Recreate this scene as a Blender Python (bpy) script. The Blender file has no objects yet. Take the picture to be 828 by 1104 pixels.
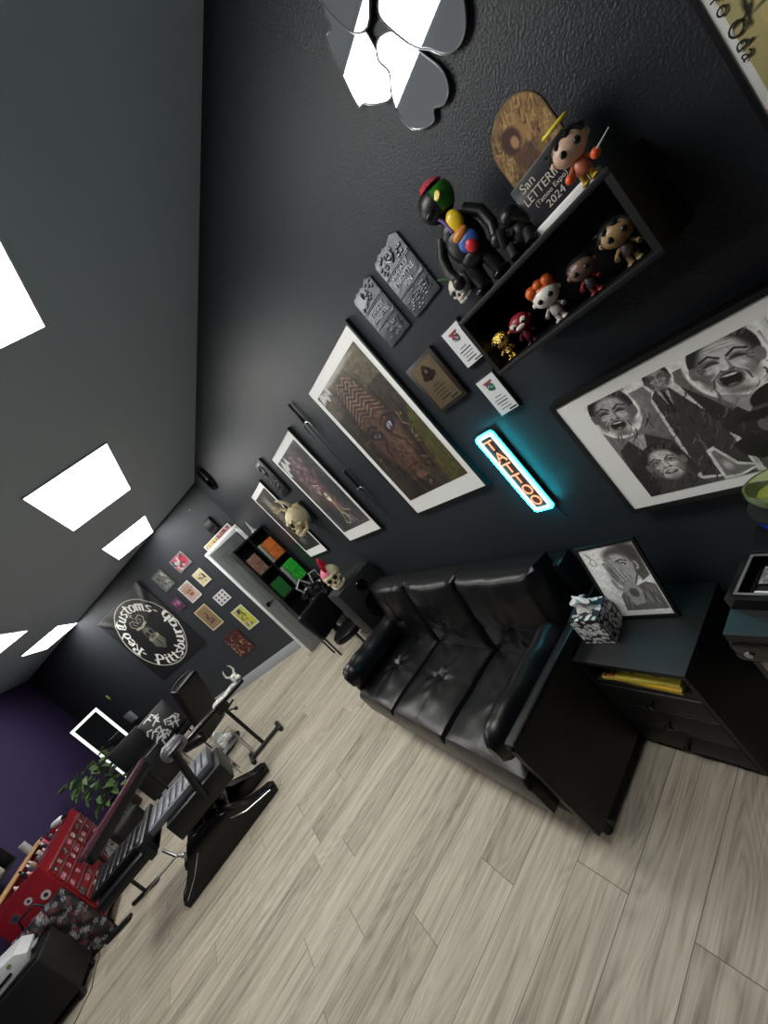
import bpy, bmesh, math, random
import numpy as np
from mathutils import Vector, Matrix, noise
random.seed(7)
PI = math.pi
SC = bpy.context.scene
COL = SC.collection

# ------------------------------------------------------------------ helpers
def lin(c):
    return tuple((v/12.92 if v <= .04045 else ((v+.055)/1.055)**2.4) for v in c)
def S(r, g, b):                       # 0-255 sRGB -> linear
    return lin((r/255, g/255, b/255))
_m = {}
def mat(name, col=(.5,.5,.5), rough=.5, metal=0, spec=.5, coat=0, emit=None, es=0, bump=0, bscale=60, trans=0, alpha=1, ior=1.45, var=0, vscale=8, coatr=.1):
    if name in _m: return _m[name]
    m = bpy.data.materials.new(name); m.use_nodes = True
    nt = m.node_tree; b = nt.nodes['Principled BSDF']; N = nt.nodes; L = nt.links
    b.inputs['Base Color'].default_value = (*col, 1)
    b.inputs['Roughness'].default_value = rough
    b.inputs['Metallic'].default_value = metal
    b.inputs['Specular IOR Level'].default_value = spec
    b.inputs['Coat Weight'].default_value = coat
    b.inputs['Coat Roughness'].default_value = coatr
    b.inputs['Transmission Weight'].default_value = trans
    b.inputs['IOR'].default_value = ior
    if emit is not None:
        b.inputs['Emission Color'].default_value = (*emit, 1); b.inputs['Emission Strength'].default_value = es
    if bump or var:
        tc = N.new('ShaderNodeTexCoord')
    if bump:
        n = N.new('ShaderNodeTexNoise'); n.inputs['Scale'].default_value = bscale; n.inputs['Detail'].default_value = 4
        L.new(tc.outputs['Object'], n.inputs['Vector'])
        bp = N.new('ShaderNodeBump'); bp.inputs['Strength'].default_value = bump; bp.inputs['Distance'].default_value = .01
        L.new(n.outputs['Fac'], bp.inputs['Height']); L.new(bp.outputs['Normal'], b.inputs['Normal'])
    if var:
        n2 = N.new('ShaderNodeTexNoise'); n2.inputs['Scale'].default_value = vscale; n2.inputs['Detail'].default_value = 5
        L.new(tc.outputs['Object'], n2.inputs['Vector'])
        mx = N.new('ShaderNodeMix'); mx.data_type = 'RGBA'
        mx.inputs[6].default_value = (*[c*(1-var) for c in col], 1); mx.inputs[7].default_value = (*[min(1, c*(1+var)) for c in col], 1)
        L.new(n2.outputs['Fac'], mx.inputs[0]); L.new(mx.outputs[2], b.inputs['Base Color'])
    _m[name] = m; return m

def artmat(name, rough=.45, coat=0.0, metal=0):
    if name in _m: return _m[name]
    m = bpy.data.materials.new(name); m.use_nodes = True
    nt = m.node_tree; b = nt.nodes['Principled BSDF']
    a = nt.nodes.new('ShaderNodeAttribute'); a.attribute_name = 'art'
    nt.links.new(a.outputs['Color'], b.inputs['Base Color'])
    b.inputs['Roughness'].default_value = rough; b.inputs['Coat Weight'].default_value = coat; b.inputs['Coat Roughness'].default_value = .06
    b.inputs['Metallic'].default_value = metal
    _m[name] = m; return m

class MB:
    """collects shapes into one bmesh"""
    def __init__(s): s.bm = bmesh.new()
    def _add(s, r, M):
        bmesh.ops.transform(s.bm, matrix=M, verts=r['verts'] if isinstance(r, dict) else r)
    def box(s, x0, x1, y0, y1, z0, z1, bev=0, rot=None, seg=2):
        r = bmesh.ops.create_cube(s.bm, size=1)
        vs = r['verts']
        M = Matrix.Translation(((x0+x1)/2, (y0+y1)/2, (z0+z1)/2)) @ (rot or Matrix.Identity(4)) @ Matrix.Diagonal((abs(x1-x0), abs(y1-y0), abs(z1-z0), 1))
        bmesh.ops.transform(s.bm, matrix=M, verts=vs)
        if bev:
            es = list({e for v in vs for e in v.link_edges})
            bmesh.ops.bevel(s.bm, geom=es, offset=bev, segments=seg, profile=.5, affect='EDGES')
        return s
    def cyl(s, p, q, r0, r1=None, n=16, cap=True):
        p, q = Vector(p), Vector(q); d = q-p
        r1 = r0 if r1 is None else r1
        r = bmesh.ops.create_cone(s.bm, cap_ends=cap, segments=n, radius1=r0, radius2=r1, depth=d.length)
        M = Matrix.Translation((p+q)/2) @ d.to_track_quat('Z', 'Y').to_matrix().to_4x4()
        bmesh.ops.transform(s.bm, matrix=M, verts=r['verts']); return s
    def ell(s, c, rx, ry, rz, rot=None, u=20, v=14):
        r = bmesh.ops.create_uvsphere(s.bm, u_segments=u, v_segments=v, radius=1)
        M = Matrix.Translation(c) @ (rot or Matrix.Identity(4)) @ Matrix.Diagonal((rx, ry, rz, 1))
        bmesh.ops.transform(s.bm, matrix=M, verts=r['verts']); return s
    def tube(s, pts, r, n=10, closed=False):
        pts = [Vector(p) for p in pts]; rings = []
        rr = r if isinstance(r, (list, tuple)) else [r]*len(pts)
        up = Vector((0, 0, 1)); prev = None
        for i, p in enumerate(pts):
            if closed: t = pts[(i+1) % len(pts)]-pts[i-1]
            else: t = pts[min(i+1, len(pts)-1)]-pts[max(i-1, 0)]
            t.normalize()
            if prev is None:
                a = t.cross(up)
                if a.length < .05: a = t.cross(Vector((1, 0, 0)))
            else: a = prev-t*prev.dot(t)
            a.normalize(); prev = a; b = t.cross(a)
            rings.append([s.bm.verts.new(p+(a*math.cos(k*2*PI/n)+b*math.sin(k*2*PI/n))*rr[i]) for k in range(n)])
        m = len(rings)
        for i in range(m if closed else m-1):
            A, B = rings[i], rings[(i+1) % m]
            for k in range(n): s.bm.faces.new((A[k], A[(k+1) % n], B[(k+1) % n], B[k]))
        if not closed:
            s.bm.faces.new(rings[0][::-1]); s.bm.faces.new(rings[-1])
        return s
    def prism(s, poly, y0, y1, bev=0):        # polygon in XZ, extruded along Y
        f = [s.bm.verts.new((x, y0, z)) for x, z in poly]; g = [s.bm.verts.new((x, y1, z)) for x, z in poly]
        n = len(poly)
        fs = [s.bm.faces.new(f), s.bm.faces.new(g[::-1])]
        for i in range(n): s.bm.faces.new((f[i], g[i], g[(i+1) % n], f[(i+1) % n]))
        if bev:
            es = [e for e in fs[0].edges]+[e for e in fs[1].edges]
            bmesh.ops.bevel(s.bm, geom=es, offset=bev, segments=2, profile=.5, affect='EDGES')
        return s
    def prismz(s, poly, z0, z1):
        f = [s.bm.verts.new((x, y, z0)) for x, y in poly]; g = [s.bm.verts.new((x, y, z1)) for x, y in poly]
        n = len(poly); s.bm.faces.new(f[::-1]); s.bm.faces.new(g)
        for i in range(n): s.bm.faces.new((f[i], f[(i+1) % n], g[(i+1) % n], g[i]))
        return s
    def lathe(s, prof, n=24, c=(0, 0, 0)):
        rings = []
        for r, z in prof:
            rings.append([s.bm.verts.new((c[0]+r*math.cos(k*2*PI/n), c[1]+r*math.sin(k*2*PI/n), c[2]+z)) for k in range(n)])
        for A, B in zip(rings, rings[1:]):
            for k in range(n): s.bm.faces.new((A[k], A[(k+1) % n], B[(k+1) % n], B[k]))
        if prof[0][0] > 1e-5: s.bm.faces.new(rings[0][::-1])
        if prof[-1][0] > 1e-5: s.bm.faces.new(rings[-1])
        return s
    def xf(s, M):
        bmesh.ops.transform(s.bm, matrix=M, verts=s.bm.verts); return s
    def build(s, name, m, parent=None, smooth=True, label=None):
        bmesh.ops.remove_doubles(s.bm, verts=s.bm.verts, dist=1e-6)
        bmesh.ops.recalc_face_normals(s.bm, faces=s.bm.faces)
        me = bpy.data.meshes.new(name); s.bm.to_mesh(me); s.bm.free()
        return link(name, me, m, parent, smooth, label)

def link(name, me, m, parent=None, smooth=True, label=None):
    o = bpy.data.objects.new(name, me); COL.objects.link(o)
    if m: me.materials.append(m)
    if smooth:
        me.shade_smooth()
        me.set_sharp_from_angle(angle=math.radians(38))
    if parent: o.parent = parent
    if label: o['label'] = label
    return o
def thing(name, label, cat, loc=(0, 0, 0), rz=0, group=None, rx=0, ry=0):
    o = bpy.data.objects.new(name, None); COL.objects.link(o); o.empty_display_size = .1
    o.location = loc; o.rotation_euler = (rx, ry, rz); tag(o, label, cat, group); return o
def tag(o, label, cat, group=None):
    o['label'] = label; o['category'] = cat
    if group: o['group'] = group
    return o
def struct(o): o['kind'] = 'structure'; return o

def smoothstep(a, b, x):
    t = np.clip((x-a)/(b-a), 0, 1); return t*t*(3-2*t)
def vnoise(X, Y, seed=0):
    xi, yi = np.floor(X).astype(int), np.floor(Y).astype(int); fx, fy = X-xi, Y-yi
    fx = fx*fx*(3-2*fx); fy = fy*fy*(3-2*fy)
    def h(a, b):
        v = np.sin(a*127.1+b*311.7+seed*74.7)*43758.5453; return v-np.floor(v)
    return (h(xi, yi)*(1-fx)+h(xi+1, yi)*fx)*(1-fy)+(h(xi, yi+1)*(1-fx)+h(xi+1, yi+1)*fx)*fy
def fbm(X, Y, seed=0, o=4):
    r = 0; a = .5; f = 1
    for k in range(o): r = r+a*vnoise(X*f, Y*f, seed+k*13); a *= .5; f *= 2.03
    return r
class Cv:
    """small procedural drawing surface: colours are later stored on the vertices of the printed sheet"""
    def __init__(s, w, h, res, bg):
        s.w, s.h = w, h; s.nx = int(w/res)+2; s.ny = int(h/res)+2
        s.GX, s.GY = np.meshgrid(np.linspace(0, w, s.nx), np.linspace(0, h, s.ny))
        s.c = np.zeros((s.ny, s.nx, 3)); s.c[:] = np.array(bg)/255.; s.res = res; s.frame()
    def frame(s, cx=0, cy=0, sc=1, rot=0, clip=None):
        dx, dy = s.GX-cx, s.GY-cy; c, n = math.cos(rot), math.sin(rot)
        s.X = (dx*c+dy*n)/sc; s.Y = (-dx*n+dy*c)/sc; s.px = s.res/sc; return s
    def put(s, m, col):
        col = np.array(col)/255.; m = m[..., None]; s.c = s.c*(1-m)+col*m
    def ell(s, cx, cy, rx, ry, col, rot=0, soft=None, a=1):
        dx, dy = s.X-cx, s.Y-cy; c, n = math.cos(rot), math.sin(rot)
        d = np.sqrt(((dx*c+dy*n)/rx)**2+((-dx*n+dy*c)/ry)**2)
        so = soft if soft is not None else min(.5, s.px/min(rx, ry))
        s.put(a*(1-smoothstep(1-so, 1+so*.2, d)), col); return s
    def seg(s, pts, w, col, a=1, soft=None):
        D = np.full(s.X.shape, 1e9)
        for (x0, y0), (x1, y1) in zip(pts, pts[1:]):
            vx, vy = x1-x0, y1-y0; L = vx*vx+vy*vy+1e-12
            t = np.clip(((s.X-x0)*vx+(s.Y-y0)*vy)/L, 0, 1)
            D = np.minimum(D, np.hypot(s.X-x0-t*vx, s.Y-y0-t*vy))
        so = soft if soft is not None else s.px*.8
        s.put(a*(1-smoothstep(w/2-so*.5, w/2+so*.5, D)), col); return s
    def mask(s, pts):
        ins = np.zeros(s.X.shape, bool); n = len(pts)
        for i in range(n):
            x0, y0 = pts[i]; x1, y1 = pts[(i+1) % n]
            if y0 == y1: continue
            cnd = ((y0 > s.Y) != (y1 > s.Y)) & (s.X < (x1-x0)*(s.Y-y0)/(y1-y0)+x0)
            ins ^= cnd
        return ins.astype(float)
    def poly(s, pts, col, a=1): s.put(a*s.mask(pts), col); return s
    def rect(s, x0, x1, y0, y1, col, a=1): return s.poly([(x0, y0), (x1, y0), (x1, y1), (x0, y1)], col, a)
    def grain(s, amp, scale, seed=0, m=None, asp=1):
        n = (fbm(s.X*scale, s.Y*scale*asp, seed)-.47)*2*amp
        if m is not None: n = n*m
        s.c = np.clip(s.c*(1+n[..., None]), 0, 1); return s
    def sheet(s, name, m, parent, x0=None, z0=0, y=0, bulge=None, label=None):
        x0 = -s.w/2 if x0 is None else x0
        n = s.nx*s.ny
        co = np.zeros((n, 3)); co[:, 0] = (s.GX+x0).ravel(); co[:, 2] = (s.GY+z0).ravel(); co[:, 1] = y
        if bulge is not None: co[:, 1] += bulge(s.GX, s.GY).ravel()
        i = np.arange(n).reshape(s.ny, s.nx)
        q = np.stack([i[:-1, :-1], i[:-1, 1:], i[1:, 1:], i[1:, :-1]], -1).reshape(-1, 4)
        me = bpy.data.meshes.new(name)
        me.vertices.add(n); me.vertices.foreach_set('co', co.ravel())
        me.loops.add(q.size); me.loops.foreach_set('vertex_index', q.ravel())
        me.polygons.add(len(q)); me.polygons.foreach_set('loop_start', np.arange(0, q.size, 4)); me.polygons.foreach_set('loop_total', np.full(len(q), 4))
        me.update(); me.validate()
        c = np.clip(s.c, 0, 1); l = np.where(c <= .04045, c/12.92, ((c+.055)/1.055)**2.4).reshape(-1, 3)
        at = me.color_attributes.new('art', 'FLOAT_COLOR', 'POINT')
        at.data.foreach_set('color', np.concatenate([l, np.ones((n, 1))], 1).astype(np.float32).ravel())
        me.materials.append(m)
        o = bpy.data.objects.new(name, me); COL.objects.link(o); o.parent = parent
        if label: o['label'] = label
        return o
def text(name, body, size, m, parent, loc, rot=(PI/2, 0, 0), ext=.001, align='CENTER', sx=1, sp=1):
    cu = bpy.data.curves.new(name, 'FONT'); cu.body = body; cu.size = size; cu.extrude = ext; cu.align_x = align; cu.align_y = 'CENTER'; cu.resolution_u = 3
    cu.space_character = sp
    t = bpy.data.objects.new(name+'_tmp', cu); COL.objects.link(t)
    bpy.context.view_layer.update()
    me = bpy.data.meshes.new_from_object(t.evaluated_get(bpy.context.evaluated_depsgraph_get())); me.name = name
    bpy.data.objects.remove(t); bpy.data.curves.remove(cu)
    me.materials.clear(); me.materials.append(m)
    o = bpy.data.objects.new(name, me); COL.objects.link(o); o.location = loc; o.rotation_euler = rot; o.scale = (sx, 1, 1)
    if parent: o.parent = parent
    return o

# ------------------------------------------------------------------ room measures
XR, H, YC, K = 1.1937, 2.9178, 6.0113, 1.17477
XL = -3.22
Ld = math.hypot(1, K)
DD = Vector((-1/Ld, K/Ld, 0))            # along the angled wall, away from its corner with the poster wall
DN = Vector((-K/Ld, -1/Ld, 0))           # out of the angled wall
RZR = -PI/2                              # things on the poster wall
RZD = math.atan2(-K, 1)                  # things on the angled wall
def RW(y, z, off=0): return (XR-off, y, z)
def DW(t, z, off=0):
    p = Vector((XR, YC, 0))+DD*t+DN*off; return (p.x, p.y, z)

# ------------------------------------------------------------------ materials
def wallmat(name, base, rough, bump, scale, spec=.5):
    m = mat(name, base, rough=rough, spec=spec, bump=bump, bscale=scale)
    return m
M_wall = wallmat('black_orange_peel_paint', S(42,46,51), .38, .24, 160, .3)
M_ceil = wallmat('dark_ceiling_paint', S(176,188,200), .5, .12, 90, .4)
M_purple = wallmat('purple_wall_paint', S(58,46,84), .7, .25, 70, .3)
M_back = wallmat('dark_back_paint', S(50,53,58), .6, .3, 60, .4)
M_white = mat('white_gloss_paint', S(232,234,234), .35)
M_base = mat('grey_baseboard_paint', S(165,170,176), .45)
M_door = mat('grey_door_paint', S(132,136,137), .45)
M_blk = mat('black_satin', S(22,23,25), .38)
M_blkm = mat('black_matte', S(20,20,22), .7)
M_blkg = mat('black_gloss', S(12,12,14), .14)
M_lam = mat('black_laminate', S(14,15,17), .5, bump=.05, bscale=200)
M_leather = mat('black_leather', S(12,13,15), .33, spec=.45, bump=.12, bscale=14)
M_leather2 = mat('black_vinyl', S(14,15,17), .32, spec=.45, bump=.12, bscale=30)
M_greyvinyl = mat('grey_ribbed_vinyl', S(92,94,102), .36, spec=.5, bump=.1, bscale=40)
M_fabric = mat('black_base_fabric', S(24,23,22), .9, bump=.2, bscale=300)
M_paper = mat('white_matboard', S(240,241,239), .6)
M_chrome = mat('chrome', (.75,.76,.78), .12, metal=1)
M_steel = mat('brushed_steel', (.42,.43,.45), .3, metal=1)
M_pewter = mat('pewter', (.19,.2,.215), .38, metal=1, bump=.3, bscale=45)
M_bone = mat('bone', S(198,184,148), .55, bump=.5, bscale=60, var=.35, vscale=30)
M_dark = mat('socket_dark', S(18,14,12), .8)
M_art = artmat('printed_sheet', .42, .25)
M_artm = artmat('printed_matte', .75)
M_cloth = artmat('printed_cloth', .55)
M_gold = mat('gold_plating', (.83,.6,.16), .2, metal=1, bump=.6, bscale=200)

# ------------------------------------------------------------------ room shell
def floor_mat():
    m = bpy.data.materials.new('grey_oak_planks'); m.use_nodes = True
    nt = m.node_tree; N, L = nt.nodes, nt.links; b = N['Principled BSDF']
    g = N.new('ShaderNodeNewGeometry'); sp = N.new('ShaderNodeSeparateXYZ'); L.new(g.outputs['Position'], sp.inputs[0])
    def mt(op, a, c=None, d=None):
        n = N.new('ShaderNodeMath'); n.operation = op
        for i, v in enumerate((a, c, d)):
            if v is None: continue
            if isinstance(v, (int, float)): n.inputs[i].default_value = v
            else: L.new(v, n.inputs[i])
        return n.outputs[0]
    PW, PL = .2005, 1.22
    ys = mt('DIVIDE', mt('ADD', sp.outputs[1], 10-.058), PW); row = mt('FLOOR', ys); fy = mt('FRACT', ys)
    wn = N.new('ShaderNodeTexWhiteNoise'); wn.noise_dimensions = '1D'; L.new(row, wn.inputs['W'])
    xs = mt('ADD', mt('DIVIDE', mt('ADD', sp.outputs[0], 20), PL), mt('MULTIPLY', wn.outputs['Value'], 1.0)); idx = mt('FLOOR', xs); fx = mt('FRACT', xs)
    cid = N.new('ShaderNodeCombineXYZ'); L.new(row, cid.inputs[0]); L.new(idx, cid.inputs[1])
    w2 = N.new('ShaderNodeTexWhiteNoise'); w2.noise_dimensions = '3D'; L.new(cid.outputs[0], w2.inputs['Vector'])
    # grain coordinates: stretched along X, shifted per plank
    gc = N.new('ShaderNodeCombineXYZ')
    L.new(mt('ADD', mt('MULTIPLY', sp.outputs[0], 1.1), mt('MULTIPLY', w2.outputs['Value'], 37)), gc.inputs[0])
    L.new(mt('MULTIPLY', sp.outputs[1], 17), gc.inputs[1]); L.new(mt('MULTIPLY', w2.outputs['Value'], 11), gc.inputs[2])
    n1 = N.new('ShaderNodeTexNoise'); n1.inputs['Scale'].default_value = 1.5; n1.inputs['Detail'].default_value = 8; n1.inputs['Roughness'].default_value = .62; L.new(gc.outputs[0], n1.inputs['Vector'])
    gc2 = N.new('ShaderNodeCombineXYZ')
    L.new(mt('ADD', mt('MULTIPLY', sp.outputs[0], 3), mt('MULTIPLY', w2.outputs['Value'], 17)), gc2.inputs[0])
    L.new(mt('MULTIPLY', sp.outputs[1], 150), gc2.inputs[1])
    n2 = N.new('ShaderNodeTexNoise'); n2.inputs['Scale'].default_value = 1; n2.inputs['Detail'].default_value = 4; L.new(gc2.outputs[0], n2.inputs['Vector'])
    # cathedral rings: contour bands of a smooth noise field
    gc3 = N.new('ShaderNodeCombineXYZ')
    L.new(mt('ADD', mt('MULTIPLY', sp.outputs[0], .8), mt('MULTIPLY', w2.outputs['Value'], 53)), gc3.inputs[0]); L.new(mt('MULTIPLY', sp.outputs[1], 5), gc3.inputs[1])
    n3 = N.new('ShaderNodeTexNoise'); n3.inputs['Scale'].default_value = 1.0; n3.inputs['Detail'].default_value = 1.5; n3.inputs['Distortion'].default_value = .3; L.new(gc3.outputs[0], n3.inputs['Vector'])
    rings = mt('ABSOLUTE', mt('SUBTRACT', mt('FRACT', mt('MULTIPLY', n3.outputs['Fac'], 26)), .5))
    ringm = mt('MULTIPLY', mt('SUBTRACT', .5, rings), mt('GREATER_THAN', w2.outputs['Value'], .0))
    v = mt('ADD', mt('MULTIPLY', n1.outputs['Fac'], .95), mt('MULTIPLY', n2.outputs['Fac'], .35))
    v = mt('SUBTRACT', v, mt('MULTIPLY', ringm, .22))
    v = mt('ADD', v, mt('MULTIPLY', w2.outputs['Value'], .16))
    cr = N.new('ShaderNodeValToRGB'); L.new(v, cr.inputs[0])
    e = cr.color_ramp.elements; e[0].position = .38; e[0].color = (*S(112,104,92), 1); e[1].position = .92; e[1].color = (*S(200,191,174), 1)
    k = cr.color_ramp.elements.new(.62); k.color = (*S(166,157,141), 1)
    seam = mt('MAXIMUM', mt('LESS_THAN', mt('MINIMUM', fy, mt('SUBTRACT', 1, fy)), .0075), mt('LESS_THAN', mt('MINIMUM', fx, mt('SUBTRACT', 1, fx)), .0012))
    mx = N.new('ShaderNodeMix'); mx.data_type = 'RGBA'; L.new(mt('MULTIPLY', seam, .8), mx.inputs[0]); L.new(cr.outputs[0], mx.inputs[6]); mx.inputs[7].default_value = (*S(74,68,60), 1)
    L.new(mx.outputs[2], b.inputs['Base Color'])
    b.inputs['Roughness'].default_value = .5; b.inputs['Specular IOR Level'].default_value = .35
    bp = N.new('ShaderNodeBump'); bp.inputs['Strength'].default_value = .25; bp.inputs['Distance'].default_value = .003
    L.new(mt('SUBTRACT', v, seam), bp.inputs['Height']); L.new(bp.outputs['Normal'], b.inputs['Normal'])
    return m

tEnd = (XR-XL)*Ld; YP = YC+K*(XR-XL); YN = -3.2
cornerP = (XL, YP)
fp = [(XL, YN), (XR, YN), (XR, YC), cornerP]
struct(MB().prismz(fp, -.06, 0).build('floor', floor_mat(), smooth=False))
struct(MB().prismz(fp, H, H+.06).build('ceiling', M_ceil, smooth=False))
struct(MB().box(XR, XR+.12, YN, YC, 0, H).build('wall_right', M_wall, smooth=False))
struct(MB().box(XL-.12, XL, YN, YP, 0, H).build('wall_left', M_purple, smooth=False))
struct(MB().box(XL-.12, XR+.12, YN-.12, YN, 0, H).build('wall_front', M_back, smooth=False))
# angled back wall with the doorway cut out   (local x = to the right, origin at the corner)
dl0, dl1, dh = -.765, -.075, 2.045      # opening
wb = MB()
wb.box(-tEnd-.1, dl0, 0, .12, 0, H); wb.box(dl1, 0.1, 0, .12, 0, H); wb.box(dl0, dl1, 0, .12, dh, H)
w = struct(wb.build('wall_back', M_back, smooth=False)); w.location = (XR, YC, 0); w.rotation_euler = (0, 0, RZD)
b = struct(MB().box(-tEnd+.02, -.84, -.014, 0, 0, .17, bev=.004).build('baseboard_back', M_base)); b.location = (XR, YC, 0); b.rotation_euler = (0, 0, RZD)
struct(MB().box(XR-.014, XR, YN+.02, YC-.1, 0, .1, bev=.004).build('baseboard_right', M_blk))
struct(MB().box(XL, XL+.014, YN+.02, YP-.1, 0, .1, bev=.004).build('baseboard_left', M_blk))
# casing
cb = MB()
for (a, c) in ((-.84, -.765), (-.075, -.003)):
    cb.box(a, c, -.018, 0, 0, 2.12, bev=.004); cb.box(a+.014, c-.03, -.026, -.016, 0, 2.11, bev=.003)
cb.box(-.84, -.003, -.018, 0, 2.045, 2.12, bev=.004); cb.box(-.84, -.003, -.026, -.016, 2.07, 2.105, bev=.003)
cb.box(-.765, -.75, 0, .12, 0, 2.045); cb.box(-.09, -.075, 0, .12, 0, 2.045); cb.box(-.765, -.075, 0, .12, 2.03, 2.045)
c = struct(cb.build('trim_1', M_white)); c.location = (XR, YC, 0); c.rotation_euler = (0, 0, RZD)
# door leaf, hinged on the right jamb and slightly open into the room
dr = thing('door_1', 'grey panelled door standing ajar beside the wire bookcase', 'door', DW(.095, 0, .03), RZD+math.radians(59.5)); dr['kind'] = 'structure'; del dr['category']
W_ = .50
d = MB(); d.box(-W_, 0, -.02, .02, .012, 2.025, bev=.003)
panels = [(-W_+.09, -W_/2-.035), (-W_/2+.035, -.09)]
for zr in ((.22, .82), (.98, 1.55), (1.68, 1.9)):
    for (a, c_) in panels:
        d.tube([(a, -.021, zr[0]), (c_, -.021, zr[0]), (c_, -.021, zr[1]), (a, -.021, zr[1])], .008, n=6, closed=True)
        d.box(a+.03, c_-.03, -.026, -.018, zr[0]+.03, zr[1]-.03, bev=.005)
d.build('leaf', M_door, dr)
hn = MB(); hn.lathe([(.032, 0), (.032, .008), (.012, .012), (.011, .04)], 20); hn.xf(Matrix.Translation((-W_+.06, -.02, .96)) @ Matrix.Rotation(PI/2, 4, 'X'))
hn.tube([(-W_+.06, -.058, .96), (-W_+.1, -.062, .962), (-W_+.17, -.056, .958)], [.009, .009, .006]); hn.build('door_handle', mat('dark_bronze', S(48,46,44), .3, metal=.9), dr)

struct(MB().box(-1.2, .4, .75, .8, 0, H).build('wall_passage', mat('passage_paint', S(150,152,154), .6), smooth=False)); bpy.data.objects['wall_passage'].location = (XR, YC, 0); bpy.data.objects['wall_passage'].rotation_euler = (0, 0, RZD)
struct(MB().box(-1.2, .4, .12, .75, -.06, 0).build('floor_passage', mat('passage_floor', S(140,134,122), .6), smooth=False)); bpy.data.objects['floor_passage'].location = (XR, YC, 0); bpy.data.objects['floor_passage'].rotation_euler = (0, 0, RZD)
# ceiling panels
M_led = mat('led_diffuser', (.8,.8,.8), .6, emit=S(246,245,240), es=15)
M_rim = mat('panel_rim', S(200,205,212), .5)
names = ['ceiling light panel nearest the petal mirrors, cut off by the left edge of the photo', 'large ceiling light panel in the middle of the ceiling', 'smaller looking ceiling light panel just beyond the large middle one', 'ceiling light panel cut off at the left edge, above the purple wall', 'slim ceiling light panel touching the angled wall near the banner']
k = 0
for (cx, cy, lb) in ((.098, 1.237, names[0]), (.098, 3.748, names[1]), (.098, 6.26, names[2]), (-1.817, 6.09, names[3]), (-1.817, 8.60, names[4]), (-1.817, 3.58, 'ceiling light panel over the purple wall side, outside the frame')):
    t = thing('ceiling_light', lb, 'ceiling light', (cx, cy, H), 0, 'rectangular ceiling light panels')
    f = MB(); z0 = -.014
    f.box(-.305, -.297, -.61, .61, z0, 0); f.box(.297, .305, -.61, .61, z0, 0); f.box(-.297, .297, -.61, -.602, z0, 0); f.box(-.297, .297, .602, .61, z0, 0)
    f.build('frame', M_rim, t, smooth=False)
    MB().box(-.297, .297, -.602, .602, -.012, -.006).build('diffuser', M_led, t, smooth=False)

# ------------------------------------------------------------------ drawing routines for the prints
def face(cv, cx, cy, s, rot=0, open_=.5, hair=(40,40,40), skin=(185,185,185), hairh=.35, squint=True, tilt=0, hat=False, dark=(30,30,30), lipc=None):
    cv.frame(cx, cy, s, rot)
    mid = tuple(int(v*.55) for v in skin)
    cv.ell(0, .18, .56, .62, hair, a=.95)
    cv.ell(-.5, 0, .09, .16, mid); cv.ell(.5, 0, .09, .16, mid)
    cv.ell(0, -.02, .47, .64, skin, soft=.25)
    for sx in (-1, 1):
        cv.ell(sx*.38, -.1, .14, .42, mid, soft=.9, a=.75)
        cv.ell(sx*.3, -.25, .1, .2, mid, soft=.9, a=.6, rot=sx*.3)
    cv.ell(0, -.52, .28, .14, mid, soft=.9, a=.6)
    cv.ell(0, .42, .34, .1, (225,225,225) if lipc is None else skin, soft=.9, a=.5)
    deep = tuple(int(v*.3) for v in skin)
    cv.ell(-.32, -.05, .16, .5, deep, soft=.95, a=.45); cv.ell(.1, -.62, .3, .1, deep, soft=.9, a=.6)
    for sx in (-1, 1):
        cv.ell(sx*.2, .11, .16, .10, deep, soft=.8, a=.85)
        if open_ > .5:
            cv.seg([(sx*.09, .08), (sx*.19, .125), (sx*.31, .07)], .035, dark); cv.seg([(sx*.1, .03), (sx*.2, .05), (sx*.3, .02)], .02, (210,210,208))
        else:
            cv.ell(sx*.2, .1, .085, .035, (225,225,225), soft=.4, a=.85); cv.ell(sx*.2, .105, .04, .038, dark); cv.seg([(sx*.1, .13), (sx*.2, .16), (sx*.31, .12)], .025, dark)
        cv.seg([(sx*.06, .17), (sx*.2, .27), (sx*.36, .2)], .045, hair)
        cv.seg([(sx*.10, -.10), (sx*.25, -.24), (sx*.29, -.42)], .032, deep); cv.seg([(sx*.13, -.11), (sx*.28, -.24)], .03, (232,232,230), a=.6)
        cv.seg([(sx*.33, .10), (sx*.43, .15)], .02, deep); cv.seg([(sx*.33, .06), (sx*.43, .05)], .02, deep); cv.seg([(sx*.32, .02), (sx*.41, -.03)], .02, deep)
        cv.ell(sx*.27, -.06, .09, .07, (236,236,234), soft=.9, a=.7)
    cv.seg([(.04, .12), (.07, -.08), (.0, -.13)], .03, mid); cv.ell(-.07, -.13, .04, .025, dark); cv.ell(.07, -.13, .04, .025, dark)
    cv.ell(0, -.06, .045, .12, (235,235,235) if lipc is None else skin, soft=.9, a=.6)
    for yy in (.33, .4, .47): cv.seg([(-.22, yy), (0, yy+.02), (.22, yy)], .015, mid, a=.7)
    if open_ > 0:
        cv.ell(0, -.32, .22, .05+.12*open_, lipc or mid); cv.ell(0, -.32, .18, .02+.11*open_, (15,15,15))
        cv.ell(0, -.32+.07*open_, .155, .028, (235,235,230)); cv.ell(0, -.32-.09*open_, .1, .02, (150,150,150))
    else: cv.seg([(-.16, -.3), (0, -.33), (.17, -.29)], .035, lipc or dark)
    if hat:
        cv.ell(0, .52, .5, .35, (22,22,22)); cv.ell(0, .33, .85, .16, (18,18,18), rot=.08); cv.seg([(-.48, .42), (.48, .42)], .09, (70,70,70))
    cv.frame()

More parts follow.
